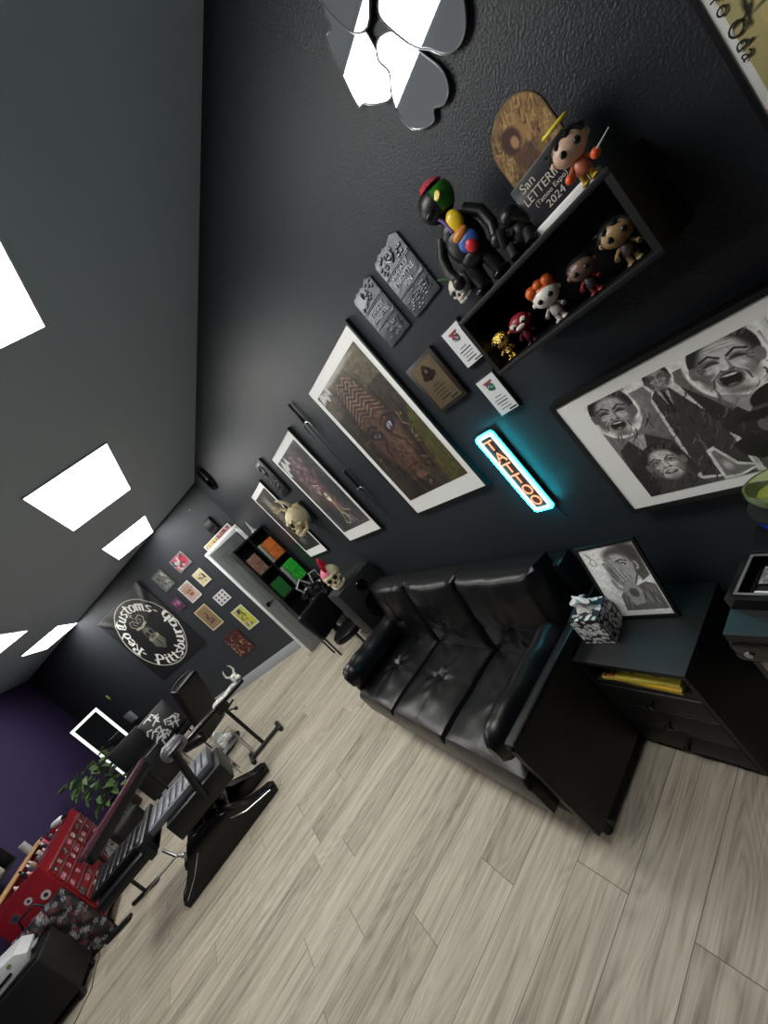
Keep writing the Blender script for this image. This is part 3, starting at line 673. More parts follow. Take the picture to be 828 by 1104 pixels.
def toy(label, y, z, xo, s, head, hair, body, legs, rz=0, style='round', metal=False, extra=None, hand=None, eye=(.01,.01,.01)):
    t = thing('toy_figure', label, 'toy figure', (XR-xo, y, z), RZR+rz, 'small toy figures on and in the black shelf')
    def mm(c): return c if not isinstance(c, tuple) else mat('toy_%02x%02x%02x' % tuple(int(v) for v in c), S(*c), .35)
    H_, R_, B_, G_ = mm(head), mm(hair) if hair else None, mm(body), mm(legs)
    hd = MB(); hd.ell((0, 0, .066*s), .029*s, .024*s, .024*s)
    if not hair or style != 'mask': hd.ell((-.029*s, 0, .064*s), .005*s, .004*s, .006*s, u=10, v=8); hd.ell((.029*s, 0, .064*s), .005*s, .004*s, .006*s, u=10, v=8)
    hd.build('head', H_, t)
    if R_:
        hr = MB()
        if style == 'swept':
            hr.ell((0, .006*s, .078*s), .03*s, .024*s, .018*s); hr.ell((-.018*s, -.004*s, .09*s), .014*s, .015*s, .014*s); hr.ell((.018*s, -.004*s, .09*s), .014*s, .015*s, .014*s); hr.ell((0, -.004*s, .094*s), .012*s, .014*s, .012*s)
        elif style == 'spiky':
            hr.ell((0, .006*s, .074*s), .031*s, .025*s, .022*s)
            for i in range(9):
                a = i*2*PI/9; hr.tube([(.02*s*math.cos(a), .02*s*math.sin(a)*.8+.004*s, .08*s), (.036*s*math.cos(a), .03*s*math.sin(a)*.8, .078*s+.01*s*math.sin(i*2.1))], [.009*s, .001], n=6)
        else: hr.ell((0, .006*s, .075*s), .0305*s, .025*s, .0185*s)
        hr.build('hair', R_, t)
    e = MB()
    for sx in (-1, 1): e.ell((sx*.012*s, -.0225*s, .063*s), .0055*s, .003*s, .006*s, u=12, v=8)
    e.build('eyes', mat('toy_eye', eye, .2), t)
    b = MB(); b.lathe([(.010*s, .018*s), (.013*s, .024*s), (.011*s, .036*s), (.007*s, .044*s)], 12)
    b.build('torso', B_, t)
    a = MB(); a.tube([(-.009*s, 0, .039*s), (-.018*s, -.004*s, .032*s), (-.021*s, -.012*s, .026*s)], [.0045*s, .004*s, .005*s], n=8); a.tube([(.009*s, 0, .039*s), (.018*s, -.004*s, .032*s), (.021*s, -.012*s, .028*s)], [.0045*s, .004*s, .005*s], n=8); a.build('arms', B_ if hand is None else mm(hand), t)
    l = MB()
    for sx in (-1, 1): l.cyl((sx*.006*s, 0, .003*s), (sx*.006*s, 0, .02*s), .006*s, .0055*s, n=10); l.ell((sx*.008*s, -.005*s, .004*s), .007*s, .011*s, .004*s, u=12, v=8)
    l.build('legs', G_, t)
    if extra: extra(t, s)
    return t
toy('shiny gold round headed toy figure at the far end inside the black shelf', .775, SZ0, .15, .95, M_gold, None, M_gold, M_gold, rz=.3)
def tongue(t, s):
    m = MB(); m.ell((0, -.024*s, .056*s), .014*s, .004*s, .006*s, u=10, v=6); m.ell((-.014*s, -.022*s, .068*s), .01*s, .003*s, .007*s, rot=Matrix.Rotation(.5, 4, 'Y'), u=10, v=6); m.ell((.014*s, -.022*s, .068*s), .01*s, .003*s, .007*s, rot=Matrix.Rotation(-.5, 4, 'Y'), u=10, v=6); m.build('pale_patches', mat('toy_pale', S(220,214,210), .4), t)
toy('dark red toy figure with pale patches, second from the far end in the shelf', .70, SZ0, .15, .98, (140,34,52), None, (96,22,38), (60,16,26), rz=.4, extra=tongue)
toy('white faced toy figure with swept orange hair, in the middle of the shelf', .605, SZ0, .15, 1.1, (226,222,216), (206,96,40), (176,170,164), (196,190,184), rz=.35, style='swept')
toy('brown faced toy figure with red shoes, second from the near end inside the shelf', .51, SZ0, .15, 1.0, (112,88,76), (30,26,26), (50,44,50), (120,40,46), rz=.35, hand=(150,50,50))
def cape(t, s):
    m = MB(); m.lathe([(.012*s, .05*s), (.026*s, .03*s), (.03*s, .012*s)], 14); m.build('cape', mat('toy_cape', S(24,24,26), .5), t)
toy('black haired armoured toy figure with tan face at the near end inside the shelf', .425, SZ0, .14, 1.12, (150,122,84), (26,27,29), (52,46,40), (128,106,76), rz=.3, style='spiky', hand=(150,122,84))
def halo(t, s):
    m = MB(); m.tube([(.02*s*math.cos(a*PI/10), .02*s*math.sin(a*PI/10), .108*s+.004*s*math.sin(a*PI/10)) for a in range(20)], .0028*s, n=8, closed=True); m.build('halo', mat('toy_yellow', S(222,206,60), .35), t)
    for sx in (-1, 1): MB().ell((sx*.022*s, -.015*s, .028*s), .008*s, .008*s, .008*s).build('glove', mat('toy_orange', S(224,92,50), .35), t)
    m = MB(); m.tube([(.024*s, -.02*s, .03*s), (.05*s, -.02*s, .04*s)], [.002*s, .0008*s]); m.build('rod', mat('toy_rod', S(220,222,224), .3), t)
toy('black haired toy figure with yellow halo, on top of the shelf', .398, SZ1, .175, 1.12, (206,172,150), (20,20,22), (190,110,80), (206,170,60), rz=.45, style='spiky', extra=halo)

# tall black art toy with one coloured half
t = thing('art_toy', 'tall black vinyl art toy with one half of head and chest in bright colours', 'toy figure', (XR-.12, .70, SZ1), RZR+.25)
t.scale = (1.04, 1.04, 1.05)
b = MB(); b.ell((0, 0, .128), .047, .036, .062); b.ell((0, 0, .165), .04, .032, .035); b.ell((0, 0, .09), .04, .034, .03); b.build('torso', M_blk, t)
for sx in (-1, 1):
    l = MB(); l.tube([(sx*.02, 0, .085), (sx*.024, -.002, .05), (sx*.026, 0, .012)], [.022, .019, .018], n=12); l.build('leg', M_blk, t)
    s2 = MB(); s2.ell((sx*.028, -.012, .014), .022, .036, .014); s2.build('shoe', M_blkg, t)
    a = MB(); a.tube([(sx*.038, 0, .178), (sx*.066, -.002, .145), (sx*.072, -.012, .105), (sx*.064, -.02, .08)], [.015, .014, .013, .012], n=12); a.ell((sx*.064, -.024, .07), .017, .015, .018); a.build('arm', M_blk, t)
hd = MB(); hd.ell((0, -.002, .238), .045, .042, .043); hd.build('head', M_blk, t)
g = MB(); g.ell((.004, -.003, .241), .045, .043, .043, u=24, v=16)
bmesh.ops.delete(g.bm, geom=[v for v in g.bm.verts if v.co.x < .006 or v.co.z > .262], context='VERTS'); g.build('green_cheek', mat('toy_green', S(58,140,52), .3), t)
g = MB(); g.ell((.003, -.002, .244), .0445, .0425, .0445, u=24, v=16)
bmesh.ops.delete(g.bm, geom=[v for v in g.bm.verts if v.co.x < -.012 or v.co.z < .262], context='VERTS'); g.build('pink_cap', mat('toy_pink', S(206,60,74), .5, bump=.8, bscale=300), t)
g = MB(); g.lathe([(.0001, .004), (.009, .003), (.011, 0)], 16).xf(Matrix.Translation((.024, -.040, .238)) @ Matrix.Rotation(PI/2-.3, 4, 'X') ).build('eye', mat('toy_eye_yellow', S(222,200,70), .3), t)
for (c_, rx_, rz_, col, nm) in (((.018, -.030, .172), .02, .026, (226,192,40), 'yellow_patch'), ((.012, -.036, .142), .022, .013, (206,130,60), 'tan_patch'), ((.016, -.033, .118), .026, .024, (50,86,160), 'blue_patch'), ((.018, -.037, .106), .015, .018, (208,50,56), 'red_patch')):
    MB().ell(c_, rx_, .012, rz_).build(nm, mat('toy_'+nm, S(*col), .35), t)
MB().tube([(-.006, -.034, .205), (0, -.036, .19), (.002, -.037, .16)], .004).build('purple_strip', mat('toy_purple', S(120,90,170), .4), t)
n_ = MB(); n_.ell((-.012, -.045, .222), .014, .01, .009); n_.build('snout', M_blk, t)

t = thing('seated_toy', 'small black seated vinyl toy between the tall art toy and the tombstone shaped award', 'toy figure', (XR-.11, .585, SZ1), RZR+.2)
MB().ell((0, 0, .038), .03, .027, .036).build('torso', M_blk, t); MB().ell((0, -.006, .088), .024, .023, .023).build('head', M_blk, t)
for sx in (-1, 1):
    MB().tube([(sx*.018, -.01, .018), (sx*.024, -.045, .03), (sx*.022, -.06, .008)], [.014, .012, .012]).build('leg', M_blk, t)
    MB().tube([(sx*.026, 0, .06), (sx*.036, -.03, .05), (sx*.018, -.04, .082)], [.011, .010, .011]).build('arm', M_blk, t)

# tombstone-shaped award
t = thing('arched_award', 'arched brown and gold award plate on a white base, on top of the black shelf', 'award', (XR-.09, .475, SZ1), RZR+.0)
MB().box(-.072, .072, -.055, -.005, 0, .018, bev=.002).build('base', M_paper, t)
aw, ah = .13, .24
arc = [(-aw/2, .0186), (aw/2, .0186), (aw/2, ah-aw/2)]+[(aw/2*math.cos(k*PI/16), ah-aw/2+aw/2*math.sin(k*PI/16)) for k in range(1, 16)]+[(-aw/2, ah-aw/2)]
MB().prism(arc, -.028, -.02).build('arch_plate', mat('gilt_plate', S(112,86,52), .4, var=.5, vscale=40, bump=.3, bscale=60), t)
cv = Cv(aw-.004, ah-.02, .0018, (120,92,56)); cv.grain(.55, 28, 4)
for i in range(320):
    x, y = random.uniform(.0, .125), random.uniform(.0, .21); a = random.uniform(0, 6); L_ = random.uniform(.004, .012)
    cv.seg([(x, y), (x+L_*math.cos(a), y+L_*math.sin(a)), (x+L_*math.cos(a)+.004, y+L_*math.sin(a)+L_)], random.uniform(.0015, .0035), random.choice([(172,142,88), (70,46,30), (190,160,100), (86,54,38), (134,110,60), (60,40,28)]), a=.8)
cv.ell(.045, .165, .024, .028, (62,34,26), soft=.3); cv.ell(.05, .158, .010, .014, (168,126,92), soft=.4); cv.poly([(.03, .14), (.07, .14), (.092, .03), (.05, .02)], (84,52,38), a=.75); cv.ell(.085, .09, .016, .04, (120,96,52), soft=.5)
for i in range(9): cv.seg([(.04+.004*i, .13), (.055+.004*i, .03)], .0015, (50,34,26), a=.7)
cv.poly([(.06, .08), (.078, .085), (.085, .03), (.066, .02)], (150,140,84), a=.8)
o = cv.sheet('picture', M_artm, t, z0=.018, y=-.0285)
# trim the sheet to the arch
bm_ = bmesh.new(); bm_.from_mesh(o.data)
bmesh.ops.delete(bm_, geom=[v for v in bm_.verts if v.co.z > ah-aw/2 and math.hypot(v.co.x, v.co.z-(ah-aw/2)) > aw/2-.001], context='VERTS'); bm_.to_mesh(o.data); bm_.free()
MB().box(-.068, .068, -.048, -.040, .0185, .115, bev=.001).build('front_plate', mat('dark_acrylic_plate', S(44,44,48), .25), t)
M_let = mat('award_lettering', S(196,192,180), .5)
text('lettering', 'San', .026, M_let, t, (-.03, -.0485, .098), ext=.0006)
text('lettering', 'LETTERING', .026, M_let, t, (0, -.0485, .073), ext=.0006, sx=.85)
text('lettering', '(Tattoo Expo)', .014, M_let, t, (0, -.0485, .054), ext=.0006)
text('lettering', '2024', .022, M_let, t, (.0, -.0485, .036), ext=.0006)

# mask planter on wall
t = thing('skull_planter', 'tiny white skull shaped wall planter with a green sprig beside the shelf', 'planter', RW(.862, 1.80, .03), RZR+.2)
skull(t, .065, bone=mat('planter_white', S(206,198,190), .4, var=.15, vscale=60))
lf = MB()
for i in range(9):
    a = random.uniform(-1.2, 1.2); lf.tube([(0, .005, .055), (.02*math.sin(a), 0, .08), (.045*math.sin(a)-.01, -.005, .08+.025*math.cos(a))], [.003, .004, .0008], n=5)
lf.build('leaves', mat('leaf_green', S(52,92,48), .5), t)
MB().box(-.015, .015, .0, .0295, .01, .04).build('wall_bracket', M_blk, t)

# ------------------------------------------------------------------ sofa
def pad(x0, x1, y0, y1, z0, z1, axis='z', crown=.03, tufts=(), seams=(), seamh=(), res=.018, er=.035):
    """cushion whose crowned face points along +z ('z') or -y ('y')"""
    if axis == 'z': U0, U1, V0, V1, T = x0, x1, y0, y1, z1-z0
    else: U0, U1, V0, V1, T = x0, x1, z0, z1, y1-y0
    nu = max(4, int((U1-U0)/res)); nv = max(4, int((V1-V0)/res))
    bm = bmesh.new(); g = []
    def hgt(u, v):
        e = min(u-U0, U1-u, v-V0, V1-v); e = max(0, min(1, e/er)); h = math.sqrt(1-(1-e)**2)
        c = math.sin(PI*(u-U0)/(U1-U0))*math.sin(PI*(v-V0)/(V1-V0))
        z = -er*(1-h)+crown*c**.6
        for s_ in seams: z -= .0035*math.exp(-((u-s_)/.010)**2)
        for s_ in seamh: z -= .006*math.exp(-((v-s_)/.010)**2)
        for (a, b) in tufts:
            r = math.hypot(u-a, v-b); z -= .022*math.exp(-(r/.03)**2)
            th = math.atan2(v-b, u-a); z += .006*math.sin(th*7+a*9)*math.exp(-((r-.07)/.05)**2)
        z += .006*noise.noise(Vector((u*9, v*9, T)))
        return z
    for j in range(nv+1):
        row = []
        for i in range(nu+1):
            u = U0+(U1-U0)*i/nu; v = V0+(V1-V0)*j/nv; hz = hgt(u, v)
            row.append(bm.verts.new((u, v, z1+hz) if axis == 'z' else (u, y0-hz, v)))
        g.append(row)
    lo = [[bm.verts.new((g[j][i].co.x, g[j][i].co.y, z0) if axis == 'z' else (g[j][i].co.x, y1, g[j][i].co.z)) if (i in (0, nu) or j in (0, nv)) else None for i in range(nu+1)] for j in range(nv+1)]
    for j in range(nv):
        for i in range(nu): bm.faces.new((g[j][i], g[j][i+1], g[j+1][i+1], g[j+1][i]))
    ring = [(0, i) for i in range(nu)]+[(j, nu) for j in range(nv)]+[(nv, i) for i in range(nu, 0, -1)]+[(j, 0) for j in range(nv, 0, -1)]
    for k in range(len(ring)):
        a, b = ring[k], ring[(k+1) % len(ring)]
        bm.faces.new((g[a[0]][a[1]], lo[a[0]][a[1]], lo[b[0]][b[1]], g[b[0]][b[1]]))
    bm.faces.new([lo[a][b] for a, b in ring])
    m = MB(); m.bm.free(); m.bm = bm; return m
SY, SX = 2.075, .345
t = thing('sofa', 'black tufted leather sofa against the black wall under the neon sign', 'sofa', (SX, SY, 0), RZR)
HW = .885; AW = .055
inner = HW-AW
# base and legs
MB().box(-inner, inner, .02, .80, .07, .25, bev=.01).build('base', M_fabric, t)
for sx in (-1, 1):
    for yy in (.05, .75): MB().cyl((sx*(HW-.03), yy, 0), (sx*(HW-.03), yy, .06), .018, .024).build('leg', M_blk, t)
pw = 2*inner/3
for i in range(3):
    a = -inner+pw*i+.002; b_ = a+pw-.004; c_ = (a+b_)/2
    pad(a, b_, -.045, .56, .235, .405, 'z', .03, tufts=[(c_, .26)], seams=[c_], seamh=[.26], er=.03).build('seat_cushion', M_leather, t)
    m = pad(a, b_, 0, .15, 0, .50, 'y', .045, tufts=[(c_, .2)], seams=[c_], seamh=[.2], er=.04)
    m.xf(Matrix.Translation((0, .50, .37)) @ Matrix.Rotation(-.17, 4, 'X')); m.build('back_cushion', M_leather, t)
MB().box(-HW+.02, HW-.02, .70, .815, .07, .78, bev=.02).build('back_frame', M_leather2, t)
for sx in (-1, 1):
    # outer panel with piped edge
    xs0, xs1 = (HW-AW, HW) if sx > 0 else (-HW, -HW+AW)
    MB().box(xs0, xs1, .0, .81, .055, .585, bev=.014, seg=3).build('arm_panel', mat('matte_black_leather', S(11,11,12), .5, bump=.08, bscale=40), t)
    xo = sx*(HW-.004)
    MB().tube([(xo, .004, .07), (xo, .002, .3), (xo, .004, .565), (xo, .02, .583), (xo, .4, .588), (xo, .80, .588)], .006, n=8).build('piping', M_leather2, t)
    sc_ = MB(); sc_.tube([(sx*(HW-.022)+.016*(1-k/22)*math.cos(k*.55), -.002, .565+.016*(1-k/22)*math.sin(k*.55)) for k in range(20)], .003, n=6); sc_.build('curled_end', M_leather2, t)
    # soft bolster inside the arm
    bl = MB(); n_y = 26; pts = []; rad = []
    for k in range(n_y+1):
        y = -.03+.62*k/n_y; e = min(k, n_y-k)/3
        pts.append((0, y, 0)); rad.append(.066*(.45+.55*math.sqrt(min(1, e))))
    bl.tube(pts, rad, n=22)
    for v in bl.bm.verts:
        v.co.z *= 1.45; v.co.z += .010*noise.noise(Vector((v.co.x*12, v.co.y*10, v.co.z*12+sx))); v.co.x += .008*noise.noise(Vector((v.co.y*14, v.co.x*9, sx)))
        if v.co.y < .02: v.co.x *= 1+.2*math.sin(8*math.atan2(v.co.z, v.co.x+1e-6))*(.02-v.co.y)*8
    bl.xf(Matrix.Translation((sx*(HW-AW-.062), .0, .535)) @ Matrix.Rotation(sx*.22, 4, 'Y')); bl.build('arm_bolster', M_leather, t)

# ------------------------------------------------------------------ side table with drawers
TX, TY, TZ = .772, .985, .53
t = thing('side_table', 'black side table with an open cubby and drawers, wedged beside the sofa', 'side table', (TX, TY, 0), RZR)
tw, td = .195, .385
MB().box(-tw-.005, tw+.005, -.006, td, TZ-.02, TZ, bev=.002).build('top', M_lam, t)
for sx in (-1, 1): MB().box(sx*tw-(.016 if sx > 0 else 0), sx*tw+(0 if sx > 0 else .016), 0, td, .03, TZ-.0205).build('side_panel', M_lam, t)
MB().box(-tw+.0165, tw-.0165, td-.01, td, .03, TZ-.0205).build('back_panel', M_lam, t)
MB().box(-tw+.0165, tw-.0165, .004, td-.011, .395, .409).build('cubby_shelf', M_lam, t)
MB().box(-tw+.0165, tw-.0165, .02, td-.011, .03, .045).build('bottom_panel', M_lam, t)
for z0, z1 in ((.29, .39), (.168, .284), (.042, .162)):
    MB().box(-tw+.018, tw-.018, -.001, .30, z0, z1, bev=.002).build('drawer', M_lam, t)
    k_ = MB(); k_.lathe([(.006, 0), (.006, .012), (.014, .018), (.013, .026), (.004, .030)], 16).xf(Matrix.Translation((.0, -.002, (z0+z1)/2)) @ Matrix.Rotation(PI/2, 4, 'X')).build('knob', M_blkg, t.children[-1])
for sx in (-1, 1):
    for yy in (.03, td-.03): MB().cyl((sx*(tw-.03), yy, 0), (sx*(tw-.03), yy, .03), .014, .018).build('foot', M_blk, t)
# comics in the cubby
for i, (lb, c1, c2, dz, dx, rz) in enumerate((('topmost yellow comic book lying in the cubby of the side table', (214,196,80), (150,70,120), .016, .012, .05), ('lower yellow comic book in the cubby of the side table, under the top one', (196,160,50), (140,60,50), .0, -.005, -.04))):
    b_ = thing('comic_book', lb, 'book', (TX+.015, TY, .4095+dz), RZR+rz, 'comic books in the side table cubby')
    MB().box(-.135, .135, -.004, .19, .0008, .0145).build('pages', mat('comic_pages', S(206,196,150), .7), b_)
    cv = Cv(.27, .194, .0022, c1); cv.grain(.15, 20, i); cv.ell(.06, .1, .05, .05, c2, a=.8); cv.ell(.2, .06, .055, .04, c2, a=.9); cv.ell(.19, .13, .04, .03, (90,80,120)); cv.rect(.0, .05, .0, .194, (120,40,40), a=.6)
    for k in range(30): cv.ell(random.uniform(0,.27), random.uniform(0,.19), .012, .005, random.choice([(226,214,110), (40,30,30), (170,120,60), (206,60,50)]), rot=random.uniform(0, 3))
    o = cv.sheet('cover', M_art, b_, x0=-.135, z0=-.004); o.rotation_euler = (-PI/2, 0, 0); o.location = (0, .0, .0150)
    sp_ = MB(); sp_.box(-.135, .135, -.0062, -.0042, .0005, .0150); sp_.build('spine', mat('spine%d' % i, S(*c1), .5, var=.3, vscale=30), b_)

# tissue box
t = thing('tissue_box', 'black and white patterned tissue box cover with a white tissue, on the side table', 'tissue box', (.918, 1.105, TZ+.0005), RZR+.12)
cvs = []
M_tb = artmat('tissue_pattern', .45)
MB().box(-.06, .06, -.06, .06, 0, .125, bev=.003).build('box', mat('tissue_box_black', S(30,30,32), .4), t)
def blossoms(seed, top=False):
    rr = random.Random(seed); cv = Cv(.118, .123 if not top else .118, .0014, (34,34,36))
    for i in range(85 if not top else 40):
        x, y = rr.uniform(0, .118), rr.uniform(0, .122)
        if top and math.hypot(x-.059, y-.059) < .036: continue
        for k in range(5):
            a = k*2*PI/5+i; cv.ell(x+.005*math.cos(a), y+.005*math.sin(a), .0040, .0026, (238,240,238), rot=a)
    return cv
blossoms(1).sheet('front_pattern', M_tb, t, z0=.001, y=-.0605)
o = blossoms(2).sheet('side_pattern', M_tb, t, z0=.001, y=-.0605); o.rotation_euler = (0, 0, PI/2)
o = blossoms(4).sheet('side_pattern', M_tb, t, z0=.001, y=-.0605); o.rotation_euler = (0, 0, -PI/2)
o = blossoms(3, True).sheet('top_pattern', M_tb, t, z0=-.059, y=0); o.rotation_euler = (-PI/2, 0, 0); o.location = (0, 0, .1255)
m = MB(); m.lathe([(.036, 0), (.03, .012), (.02, .022), (.026, .036), (.034, .05), (.018, .056)], 26)
for v in m.bm.verts:
    a = math.atan2(v.co.y, v.co.x); k = 1+.35*math.sin(a*5+v.co.z*60); v.co.x *= k; v.co.y *= k*.6; v.co.z *= 1+.25*math.sin(a*3)
m.xf(Matrix.Translation((0, 0, .126))).build('tissue', mat('tissue_white', S(214,214,212), .9), t)

# leaning portrait
t = thing('framed_portrait', 'black framed pencil portrait of a man covering his face, leaning on the side table', 'picture', (1.0, .972, TZ+.001), RZR+.10, rx=-.22)
pw_, ph_ = .205, .30
f = MB(); fw = .010
for (a, b_, c_, d_2) in ((-pw_/2-fw, -pw_/2, -fw+.01, ph_+fw+.01), (pw_/2, pw_/2+fw, -fw+.01, ph_+fw+.01), (-pw_/2, pw_/2, -fw+.01, .01), (-pw_/2, pw_/2, ph_+.01, ph_+fw+.01)): f.box(a, b_, -.014, .0, c_, d_2)
f.build('frame', M_blk, t, smooth=False); MB().box(-pw_/2, pw_/2, -.009, -.001, .01, ph_+.01).build('mat_board', M_paper, t, smooth=False)
MB().prism([(-.03, 0), (.03, 0), (.015, .24), (-.015, .24)], .0, .004).build('easel_back', M_blk, t)
cv = Cv(pw_-.006, ph_-.006, .0019, (242,242,240)); a_, b_2 = pw_-.006, ph_-.006
cv.poly([(.07, .02), (.07, .292), (.197, .292), (.197, .02)], (120,120,120), a=.0)
cv.ell(.16, .25, .06, .1, (70,70,70), soft=.7); cv.poly([(.165, .14), (.197, .16), (.197, .28), (.14, .288)], (66,66,66), a=.8)
cv.poly([(.05, .02), (.06, .085), (.09, .115), (.13, .12), (.17, .135), (.197, .12), (.197, .02)], (110,110,110)); 
for i in range(24): x_ = random.uniform(.07, .19); cv.seg([(x_, random.uniform(.08,.125)), (x_+random.uniform(-.02,.02), random.uniform(.02,.07))], .004, random.choice([(70,70,70), (150,150,150), (190,190,190)]), a=.5)
cv.ell(.115, .2, .052, .074, (176,176,176), soft=.2); cv.ell(.118, .252, .052, .042, (84,84,84), soft=.5); cv.ell(.115, .225, .045, .04, (186,186,186), soft=.4)
cv.ell(.168, .205, .012, .02, (176,176,176)); cv.ell(.168, .205, .006, .012, (90,90,90)); cv.seg([(.152, .26), (.166, .225), (.16, .17), (.13, .125)], .006, (90,90,90))
cv.ell(.128, .215, .016, .008, (60,60,60)); cv.ell(.128, .213, .009, .005, (210,210,210)); cv.seg([(.11, .228), (.13, .234), (.148, .226)], .005, (40,40,40))
cv.poly([(.09, .04), (.13, .05), (.142, .10), (.13, .145), (.095, .15), (.08, .11)], (166,166,166)); cv.ell(.112, .095, .018, .022, (92,92,92), soft=.3)
for (p, q, e_) in (((.088, .135), (.072, .19), (.064, .225)), ((.098, .145), (.084, .20), (.078, .24)), ((.111, .148), (.099, .205), (.096, .243)), ((.124, .142), (.118, .19), (.118, .222))):
    cv.seg([p, q, e_], .013, (70,70,70), a=.8); cv.seg([p, q, e_], .0095, (172,172,172)); cv.seg([(p[0]+.002, p[1]), (q[0]+.002, q[1])], .003, (206,206,206)); cv.ell(e_[0], e_[1]+.001, .003, .004, (120,120,120)); cv.seg([(q[0]-.004, q[1]), (q[0]+.004, q[1]+.001)], .0015, (90,90,90))
cv.seg([(.084, .10), (.064, .125), (.060, .15)], .012, (70,70,70), a=.8); cv.seg([(.084, .10), (.064, .125), (.060, .15)], .009, (170,170,170))
for i in range(60):
    x = random.uniform(.06, .17); y = random.uniform(.05, .26); cv.seg([(x, y), (x+.006, y-.012)], .0015, random.choice([(70,70,70), (206,206,206), (110,110,110)]), a=.5)
cv.ell(.075, .17, .022, .06, (60,60,60), soft=.9, a=.5)
cv.seg([(.012, .29), (.03, .25)], .0018, (20,20,20)); cv.seg([(.016, .28), (.03, .262)], .0018, (20,20,20)); cv.seg([(.03+.011*math.cos(k*PI/8), .238+.015*math.sin(k*PI/8)) for k in range(17)], .0018, (20,20,20))
cv.grain(.14, 120, 3)
cv.sheet('drawing', M_art, t, z0=.013, y=-.0105)

# ------------------------------------------------------------------ counter at the right edge
t = thing('counter_cabinet', 'black topped grey cabinet cut off by the right edge of the photo', 'cabinet', (.745, .14, 0), RZR)
cl, cr_ = -.44, .62
MB().box(cl, cr_, 0, .435, .735, .765, bev=.004).build('counter_top', M_lam, t)
MB().box(cl-.004, cr_, -.008, .435, .672, .7345, bev=.012).build('rim', M_blkg, t)
MB().box(cl+.012, cl+.03, .012, .43, .06, .6715).build('side_panel', M_blk, t)
MB().box(cr_-.018, cr_, .012, .43, .06, .6715).build('side_panel', M_blk, t)
MB().box(cl+.031, cr_-.019, .03, .43, .02, .06).build('plinth', M_blk, t)
for a in (cl+.031, cl+.031+.505):
    d = MB().box(a, a+.50, .004, .022, .065, .668, bev=.003).build('door', mat('grey_cabinet_front', S(132,124,114), .45), t)
    MB().tube([(a+.45, -.0, .45), (a+.45, -.018, .455), (a+.45, -.018, .55), (a+.45, .0, .555)], .005).build('handle', M_blk, d)
MB().lathe([(.009, 0), (.009, .004), (.004, .006)], 14).xf(Matrix.Translation((cl+.03, -.0085, .705)) @ Matrix.Rotation(PI/2, 4, 'X')).build('screw_cap', M_steel, t)

t = thing('display_case', 'flat black display case with a silver engraved plate, lying on the counter cabinet', 'display case', (.90, .43, .7655), RZR-.08)
f = MB(); f.box(-.14, .14, -.085, .085, 0, .008)
for (a, b_, c_, e_) in ((-.14, -.128, -.085, .085), (.128, .14, -.085, .085), (-.128, .128, -.085, -.073), (-.128, .128, .073, .085)): f.box(a, b_, c_, e_, .008, .035)
f.build('case', M_blkg, t, smooth=False)
f = MB(); 
for (a, b_, c_, e_) in ((-.125, -.118, -.07, .07), (.118, .125, -.07, .07), (-.118, .118, -.07, -.063), (-.118, .118, .063, .07)): f.box(a, b_, c_, e_, .0345, .037)
f.build('inner_rim', M_steel, t, smooth=False)
cv = Cv(.15, .06, .0014, (150,150,150)); cv.grain(.3, 60, 2); cv.ell(.04, .03, .02, .02, (206,206,206)); cv.ell(.04, .03, .016, .016, (110,110,112)); cv.ell(.04, .03, .008, .01, (190,190,190))
for i in range(40): cv.ell(random.uniform(0, .15), random.uniform(0, .06), .004, .003, random.choice([(90,90,92), (196,196,198)]))
for q in ((.005, .005), (.005, .055), (.145, .005), (.145, .055)): cv.ell(*q, .003, .003, (230,230,230))
o = cv.sheet('engraved_plate', artmat('printed_metal', .35, 0, .5), t, x0=-.1, z0=-.01); o.rotation_euler = (-PI/2, 0, 0); o.location = (0, 0, .012)
MB().box(-.1, .05, -.04, -.034, .0085, .013).build('white_strip', M_paper, t, smooth=False)

t = thing('blue_cup', 'blue tapered cup with black lid on the counter at the right photo edge', 'cup', (1.058, .45, .7655))
MB().lathe([(.045, 0), (.048, .002), (.078, .120), (.074, .120), (.05, .01)], 32).build('cup', mat('blue_plastic', S(20,62,170), .35), t)
MB().lathe([(.06, .1205), (.079, .121), (.081, .128), (.078, .134), (.05, .1365)], 32).build('lid', M_blk, t)
t = thing('glass_bowl', 'small greenish glass bowl on the lid of the blue cup', 'bowl', (1.058, .45, .9035))
MB().lathe([(.04, 0), (.056, .012), (.066, .04), (.064, .055), (.059, .053), (.059, .04), (.047, .018), (.0001, .01)], 32).build('bowl', mat('green_glass', (.75,.86,.5), .06, trans=.85, ior=1.45), t)
m = MB(); m.lathe([(.044, .018), (.048, .024), (.0001, .03)], 24).build('contents', mat('olive_content', S(140,146,60), .6, var=.3, vscale=50), t)

# ------------------------------------------------------------------ things beyond the sofa
t = thing('loudspeaker', 'black box loudspeaker standing beyond the sofa, with a skull on top', 'loudspeaker', (1.0, 3.22, .50), RZR*0)
MB().box(-.235, .165, -.14, .14, 0, .46, bev=.012).build('cabinet', M_blkm, t)
for zz, r_ in ((.17, .115), (.37, .05)):
    MB().lathe([(r_, 0), (r_, .008), (r_*.9, .012), (r_*.82, .004), (r_*.35, -.02), (.0001, -.012)], 28).xf(Matrix.Translation((-.03, -.1405, zz)) @ Matrix.Rotation(PI/2, 4, 'X')).build('driver', M_blkg, t)
t = thing('plinth_cabinet', 'low black cabinet carrying the loudspeaker behind the far sofa arm', 'cabinet', (1.0, 3.25, 0))
MB().box(-.24, .175, -.19, .2, .03, .4995, bev=.006).build('body', M_blk, t)
f = MB().box(-.16, .15, -.198, -.189, .05, .48, bev=.004).build('door', M_blk, t)
MB().cyl((-.12, -.208, .28), (-.12, -.196, .28), .01).build('knob', M_steel, f)
